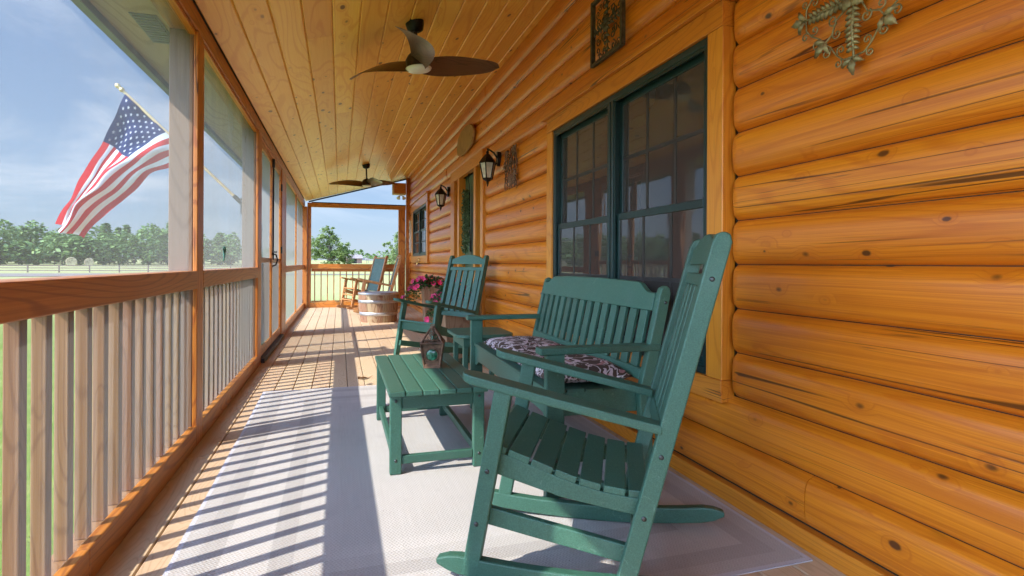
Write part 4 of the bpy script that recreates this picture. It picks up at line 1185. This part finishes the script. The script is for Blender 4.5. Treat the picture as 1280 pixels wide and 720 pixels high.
planter(1.375,8.66,.155,.115,.635,'brown square planter trailing pink flowers, on the far side of the door',.34,3,34)
planter(1.285,6.33,.175,.13,.60,'brown square planter of pink flowers, right behind the second green rocker',.20,9,30)

# ------------------------------------------------------------------ flag
fl=empty('flag',(XL-.14,5.86,1.52),0,'United States flag on a wooden pole fixed to the second porch post','flag')
OX=Vector((XL-.14,5.86,1.52))
tip=Vector((-1.897,5.86,2.563)); base=Vector((XL-.141,5.86,1.545)); pd=(tip-base).normalized()
S=MB(); S.tube([base-OX-pd*.0,tip-OX-pd*.03],.0125,10); S.build('pole',M['pole'],fl)
S=MB(); S.M=Matrix.Translation(tip-OX)@pd.to_track_quat('Z','Y').to_matrix().to_4x4(); S.lathe([(.014,-.035),(.022,-.028),(.022,-.01),(.012,-.004),(.018,.01),(.022,.025),(.018,.04),(.004,.052)],14); S.M=None; S.build('finial',M['gold'],fl)
S=MB(); S.box((-.025,-.03,-.06),(.0,.03,.09)); S.tube([base-OX,base-OX+pd*.12],.02,10); S.build('bracket',M['black'],fl)
def bez(p0,p1,p2,p3,t):
    return p0*(1-t)**3+p1*3*t*(1-t)**2+p2*3*t*t*(1-t)+p3*t**3
h0=Vector((-1.855,0,2.51)); h1=Vector((-1.250,0,1.915))
def flagp(u,v,off=0.0):
    """u along the fly, v down the hoist: the cloth swings down to the left of the slanting pole in soft folds"""
    H=h0.lerp(h1,v)
    f0=Vector((-2.395,0,1.33)); f1=Vector((-2.225,0,1.225))
    E=f0.lerp(f1,v)
    # top edge hangs nearly straight, the lower edge bows up and out
    c1=Vector((-1.99,0,2.17)).lerp(Vector((-1.46,0,2.02)),v); c2=Vector((-2.20,0,1.76)).lerp(Vector((-1.93,0,1.60)),v)
    p=bez(H,c1,c2,E,u)
    squeeze=u
    # folds in depth, growing toward the free end
    y=squeeze*.17*math.sin(v*math.pi*2.2+.5)+.05*math.sin(u*5+v*3)*u+.05*math.sin(u*9-v*5)*u**.7*(.4+.6*v)+.06*noise.noise((u*4,v*5,2))
    p=Vector((p.x+.030*noise.noise((u*6,v*4,7))*min(1,u*2),5.86-.01+y,p.z+(.030*noise.noise((u*6,v*4,11))+.012*math.sin(u*17)*v)*min(1,u*2)))
    return p
S=MB(); NU,NS=60,3
# strip along the hoist folded back at the lower corner is left out: one continuous cloth
for st_ in range(13):
    for a in range(NS):
        v0=(st_+a/NS)/13; v1=(st_+(a+1)/NS)/13
        for i in range(NU):
            u0=i/NU;u1=(i+1)/NU
            canton=(st_<7 and u1<=.402)
            S.mi=2 if canton else (0 if st_%2==0 else 1)
            P4=[flagp(u0,v0),flagp(u1,v0),flagp(u1,v1),flagp(u0,v1)]
            S.add([p-OX for p in P4],[(0,1,2,3)],True)
S.mi=1
for r in range(9):
    for c_ in range(6 if r%2==0 else 5):
        cu_=.4*((c_*2+1+(r%2))/12); cv=(7/13)*((r+1)/10)
        for sd in (-1,1):
            vs=[]
            for k in range(10):
                a=math.pi/2+k*math.pi/5; rad_=.0165 if k%2==0 else .0065
                uu=cu_+rad_*math.cos(a)/1.5*1.55; vv=cv-rad_*math.sin(a)/.92*1.0
                p=flagp(uu,vv); e1=flagp(uu+.01,vv)-p; e2=flagp(uu,vv+.01)-p; nn=e1.cross(e2).normalized()
                vs.append(p+nn*.0025*sd-OX)
            S.add(vs,[tuple(range(10)) if sd<0 else tuple(range(9,-1,-1))])
S.mi=0
S.build('cloth',[M['red'],M['white'],M['blue']],fl)

# ------------------------------------------------------------------ things in the field
def tree(name,x,y,h,blobs,n,leaf,mat,label,group=None,seed=1,trunk_r=.25):
    rr=random.Random(seed); z0=gz(x,y); t=empty(name,(x,y,z0),0,label,'tree',group)
    S=MB(); S.rnd=rr.random(); S.tube([(0,0,-.2),(.1,0,h*.2),(-.05,.1,h*.45),(0,0,h*.8)],[trunk_r,trunk_r*.8,trunk_r*.5,trunk_r*.12],10)
    for bx_,by_,bz_,br_ in blobs:
        S.tube([(0,0,h*.22),(bx_*.4,by_*.4,(h*.22+bz_)*.5),(bx_,by_,bz_)],[trunk_r*.45,trunk_r*.25,trunk_r*.08],7)
    S.build('trunk',M['bark'],t)
    F=MB(); cl=[]
    tw=sum(b[3]**2 for b in blobs)
    for bx_,by_,bz_,br_ in blobs:
        for i in range(max(6,int(60*br_**2/tw*3))):
            v=Vector((rr.gauss(0,1),rr.gauss(0,1),rr.gauss(0,1))).normalized()*br_*rr.uniform(.45,1.08); cl.append((Vector((bx_,by_,bz_))+Vector((v.x,v.y,v.z*.8)),br_*rr.uniform(.22,.42)))
    per=n//len(cl)
    for c_,cr_ in cl:
        base_=rr.random()
        for i in range(per):
            v=Vector((rr.gauss(0,.5),rr.gauss(0,.5),rr.gauss(0,.38)))*cr_; p=c_+v
            d1=Vector((rr.uniform(-1,1),rr.uniform(-1,1),rr.uniform(-.5,.5))).normalized(); d2=d1.cross(Vector((rr.uniform(-1,1),rr.uniform(-1,1),1))).normalized(); L=leaf*rr.uniform(.6,1.3)
            F.rnd=base_*.7+rr.random()*.3
            F.add([p-d1*L,p-d2*L*.5,p+d1*L,p+d2*L*.5],[(0,1,2,3)])
    F.build('crown',mat,t)
    return t
tree('broadleaf_tree',-1.75,108,8.4,[(-.6,0,6.6,1.5),(.6,.5,5.6,1.7),(-2.2,0,5.2,1.6),(2.2,0,4.4,1.5),(-1,.5,3.6,1.9),(1.5,0,3.0,1.7),(3.2,0,3.0,1.2),(-3.0,0,3.0,1.4),(0,0,7.6,.9),(.2,0,2.0,1.9),(3.3,0,1.8,1.3)],9000,.19,M['tree_l'],'full round pale green tree in the field, left in the far opening',None,4,.3)
tree('broadleaf_tree',8.9,92,6.9,[(0,0,5.9,.85),(.8,0,4.9,1.2),(-1.5,0,4.3,.8),(.4,0,3.8,1.3),(1.6,0,3.4,1.4),(.1,0,2.4,1.3),(-.6,0,1.7,1.1),(1.9,0,2.0,1.3)],5200,.16,M['tree_l'],'thin open green tree in the field, right in the far opening',None,5,.2)
# far wood: one mass
rr=random.Random(12); F=MB(); T_=MB()
def wood_tree(x,y,h,w,nq,leaf):
    z0=gz(x,y); T_.rnd=rr.random(); base_=rr.random()
    T_.tube([(x,y,z0-.2),(x,y,z0+h*.7)],[h*.018,h*.006],5,False)
    conif=rr.random()<.35
    for i in range(nq):
        u=rr.random(); ph=rr.uniform(0,6.283)
        if conif:
            zz=h*(.30+.70*u); r=w*.62*(1-u)**.6*rr.uniform(.3,1)+.2
            zz=z0+zz+noise.noise((x,u*7,y))*.6
        else:
            el=rr.uniform(-1,1); r=w*math.sqrt(max(0,1-el*el))*rr.uniform(.5,1.05)*(1+.3*noise.noise((ph*1.2,el*2,x))); zz=z0+h*(.50+.48*el*rr.uniform(.7,1.05))
        p=Vector((x+r*math.cos(ph),y+r*math.sin(ph),zz))
        d1=Vector((rr.uniform(-1,1),rr.uniform(-1,1),rr.uniform(-.4,.4))).normalized(); d2=d1.cross(Vector((rr.uniform(-1,1),rr.uniform(-1,1),1))).normalized(); L=leaf*rr.uniform(.6,1.3)
        F.rnd=base_*.6+rr.random()*.4
        F.add([p-d1*L,p-d2*L*.6,p+d1*L,p+d2*L*.6],[(0,1,2,3)])
az=-118.0
while az<-9.5:
    for k in range(2):
        rad_=175+26*k+rr.uniform(-10,14); a=R(az+rr.uniform(-.5,.5)); wood_tree(rad_*math.sin(a),rad_*math.cos(a),rr.uniform(7,11)+4.5*noise.noise((az*.21,0,0))+1.5*k,rr.uniform(2.8,4.4),420 if az>-32 else 90,.62 if az>-32 else 1.1)
    a=R(az+.3); wood_tree(166*math.sin(a),166*math.cos(a),rr.uniform(4,7.5),3.4,320 if az>-32 else 40,.6)
    az+=1.05
az=-11.0
while az<34:
    rad_=430+rr.uniform(-20,40); a=R(az); wood_tree(rad_*math.sin(a),rad_*math.cos(a),rr.uniform(4.5,9.0),rr.uniform(4,7),110,.9); az+=.62
F.mi=0
wo=F.build('far_wood',[M['tree_f']],None,kind='stuff')
tag(wo,'line of mixed green woods along the far edge of the field','woods')
T_.build('tree_trunks',M['bark'],wo)
# fences
def field_fence(p0,p1,label,n,step):
    a=Vector(p0);b=Vector(p1); t=empty('field_fence',(a.x,a.y,gz(a.x,a.y)),0,label,'fence'); dvec=(b-a)/n; O=Vector((a.x,a.y,gz(a.x,a.y)))
    S=MB(); S.box((-.06,-.06,-.2),(.06,.06,1.02)); post=None
    for i in range(n+1):
        q=a+dvec*i; loc=(q.x-O.x,q.y-O.y,gz(q.x,q.y)-O.z)
        if post is None: post=S.build('fence_post',M['fence'],t); post.location=loc
        else: inst(post,t,loc)
    for hgt in (.30,.62,.92):
        S=MB()
        for i in range(n):
            q=a+dvec*i; r=a+dvec*(i+1); S.rnd=random.random()
            S.bar((q.x-O.x,q.y-O.y-.08,gz(q.x,q.y)-O.z+hgt),(r.x-O.x,r.y-O.y-.08,gz(r.x,r.y)-O.z+hgt),.04,.11)
        S.build('fence_rail',M['fence'],t)
field_fence((-66,88),(-8,88),'low dark post and rail fence across the field on the left',17,3.4)
field_fence((-6,96),(40,96),'low dark post and rail fence seen past the far end railing',13,3.4)
# hay bales
for i,(x,y,r,lab) in enumerate(((-53.2,138,.95,'round hay bale in the field, the nearer and left one of the pair'),(-51.0,140.5,.85,'round hay bale in the field, the right one of the pair'))):
    z0=gz(x,y); t=empty('hay_bale',(x,y,z0),R(20),lab,'hay bale','round hay bales in the field')
    S=MB(); S.M=Matrix.Translation((0,0,r))@Matrix.Rotation(math.pi/2,4,'X'); S.lathe([(r*.94,-.75),(r,-.68),(r*1.01,-.2),(r,.2),(r,.68),(r*.94,.75)],24); S.M=None; S.build('bale',M['hay'],t)
    S=MB(); S.M=Matrix.Translation((0,-.76,r))@Matrix.Rotation(math.pi/2,4,'X'); S.tube(spiral(0,0,r*.85,0,4,1,60,.05),.02,5); S.M=None; S.build('rolled_end',M['hay'],t)
bn=empty('barn',(5.2,232,gz(5.2,232)),R(12),'small low barn with grey roof, far off in the field beside the pale tree','barn')
S=MB(); S.box((-3,-2,-.3),(3,2,2.0)); S.build('wall',M['barnred'],bn)
S=MB(); S.prism_x([(-2.5,1.95),(0,3.4),(2.5,1.95),(2.5,2.1),(0,3.55),(-2.5,2.1)],-3.3,3.3); S.build('roof',M['barnroof'],bn)
S=MB(); S.box((-.9,-2.03,0),(.9,-2.001,1.8)); S.build('door',M['dark'],bn)
S=MB(); S.prism_x([(-1.6,1.55),(1.6,1.95),(1.6,2.07),(-1.6,1.67)],3.05,6.0)
for yy in (-1.4,1.4): S.box((5.7,yy-.08,-.3),(5.86,yy+.08,1.6))
S.build('lean_to',M['barnroof'],bn)

# ------------------------------------------------------------------ sky, sun, camera
SUN_EL=44.6; SUN_DIR=67.5   # shadows run 67.5 degrees from +Y toward +X
w=bpy.data.worlds.new('World'); scn.world=w; w.use_nodes=True; nt=w.node_tree; nt.nodes.clear()
def wn(t,**k):
    nd=nt.nodes.new(t)
    for a,b in k.items(): setattr(nd,a,b)
    return nd
out=wn('ShaderNodeOutputWorld'); bg=wn('ShaderNodeBackground'); sky=wn('ShaderNodeTexSky',sky_type='NISHITA')
sky.sun_disc=False; sky.sun_elevation=R(SUN_EL); sky.sun_rotation=R((SUN_DIR+180)%360); sky.air_density=1.0; sky.dust_density=.25; sky.ozone_density=1.6; sky.altitude=50
tc=wn('ShaderNodeTexCoord'); mp=wn('ShaderNodeVectorMath',operation='MULTIPLY'); mp.inputs[1].default_value=(1.0,1.0,3.6)
nt.links.new(tc.outputs['Generated'],mp.inputs[0])
nz=wn('ShaderNodeTexNoise'); nz.inputs['Scale'].default_value=2.1; nz.inputs['Detail'].default_value=7; nz.inputs['Roughness'].default_value=.6; nz.inputs['Distortion'].default_value=.6
nt.links.new(mp.outputs[0],nz.inputs['Vector'])
mr=wn('ShaderNodeMapRange',interpolation_type='SMOOTHSTEP'); mr.inputs[1].default_value=.46; mr.inputs[2].default_value=.80; mr.inputs[4].default_value=.75
nt.links.new(nz.outputs[0],mr.inputs[0])
mx=wn('ShaderNodeMix',data_type='RGBA'); mx.inputs[7].default_value=(5.6,6.0,6.6,1)
nt.links.new(mr.outputs[0],mx.inputs[0]); 
sp=wn('ShaderNodeSeparateXYZ'); nt.links.new(tc.outputs['Generated'],sp.inputs[0])
el=wn('ShaderNodeMapRange'); el.inputs[1].default_value=0; el.inputs[2].default_value=.55; nt.links.new(sp.outputs[2],el.inputs[0])
gr=wn('ShaderNodeMix',data_type='RGBA'); gr.inputs[6].default_value=(2.0,2.8,4.1,1); gr.inputs[7].default_value=(.78,1.62,3.5,1); nt.links.new(el.outputs[0],gr.inputs[0])
cl_=wn('ShaderNodeMix',data_type='RGBA'); cl_.inputs[0].default_value=.78; nt.links.new(sky.outputs[0],cl_.inputs[6]); nt.links.new(gr.outputs[2],cl_.inputs[7])
nt.links.new(cl_.outputs[2],mx.inputs[6]); 
# added fill: sky brightened out of view on the sun side, dimmed elsewhere
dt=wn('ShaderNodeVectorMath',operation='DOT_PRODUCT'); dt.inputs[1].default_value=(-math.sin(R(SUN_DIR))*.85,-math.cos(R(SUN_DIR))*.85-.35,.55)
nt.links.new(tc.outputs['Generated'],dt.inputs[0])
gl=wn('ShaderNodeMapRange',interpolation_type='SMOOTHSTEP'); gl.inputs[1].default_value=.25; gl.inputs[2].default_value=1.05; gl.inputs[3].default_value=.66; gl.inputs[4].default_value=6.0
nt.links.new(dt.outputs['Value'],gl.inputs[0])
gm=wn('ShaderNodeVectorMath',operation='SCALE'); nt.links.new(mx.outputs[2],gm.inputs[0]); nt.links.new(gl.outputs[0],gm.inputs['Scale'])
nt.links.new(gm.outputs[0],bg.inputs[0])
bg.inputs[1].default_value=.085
nt.links.new(bg.outputs[0],out.inputs[0])
sl_=bpy.data.lights.new('sun','SUN'); sl_.energy=2.35; sl_.angle=R(.53); sl_.color=(1,.945,.86)
so=bpy.data.objects.new('sun',sl_); COL.objects.link(so)
dl=Vector((math.sin(R(SUN_DIR))*math.cos(R(SUN_EL)),math.cos(R(SUN_DIR))*math.cos(R(SUN_EL)),-math.sin(R(SUN_EL))))
so.rotation_euler=dl.to_track_quat('-Z','Y').to_euler(); so.location=(-8,-2,8)

cam=bpy.data.cameras.new('camera'); co=bpy.data.objects.new('camera',cam); COL.objects.link(co); scn.camera=co
cam.sensor_width=36; cam.lens=36*700/1280; cam.shift_y=-30.5/1280; cam.clip_start=.05; cam.clip_end=5000
yaw=math.atan(215.5/700); rho=.005
r0=Vector((math.cos(yaw),-math.sin(yaw),0)); v=Vector((math.sin(yaw),math.cos(yaw),0)); z=Vector((0,0,1))
r=r0*math.cos(rho)+z*math.sin(rho); u=-r0*math.sin(rho)+z*math.cos(rho)
mw=Matrix((( r.x,u.x,-v.x,0),(r.y,u.y,-v.y,0),(r.z,u.z,-v.z,1.0),(0,0,0,1)))
co.matrix_world=mw

scn.view_settings.view_transform='Standard'; scn.view_settings.look='None'; scn.view_settings.gamma=1; scn.view_settings.use_curve_mapping=False
scn.view_settings.exposure=1.86
cy=scn.cycles; cy.max_bounces=12; cy.diffuse_bounces=7; cy.glossy_bounces=4; cy.transparent_max_bounces=24; cy.transmission_bounces=6
cy.use_denoising=True; cy.sample_clamp_indirect=8; cy.use_adaptive_sampling=True; cy.adaptive_threshold=.015
try: cy.denoiser='OPENIMAGEDENOISE'
except Exception: pass
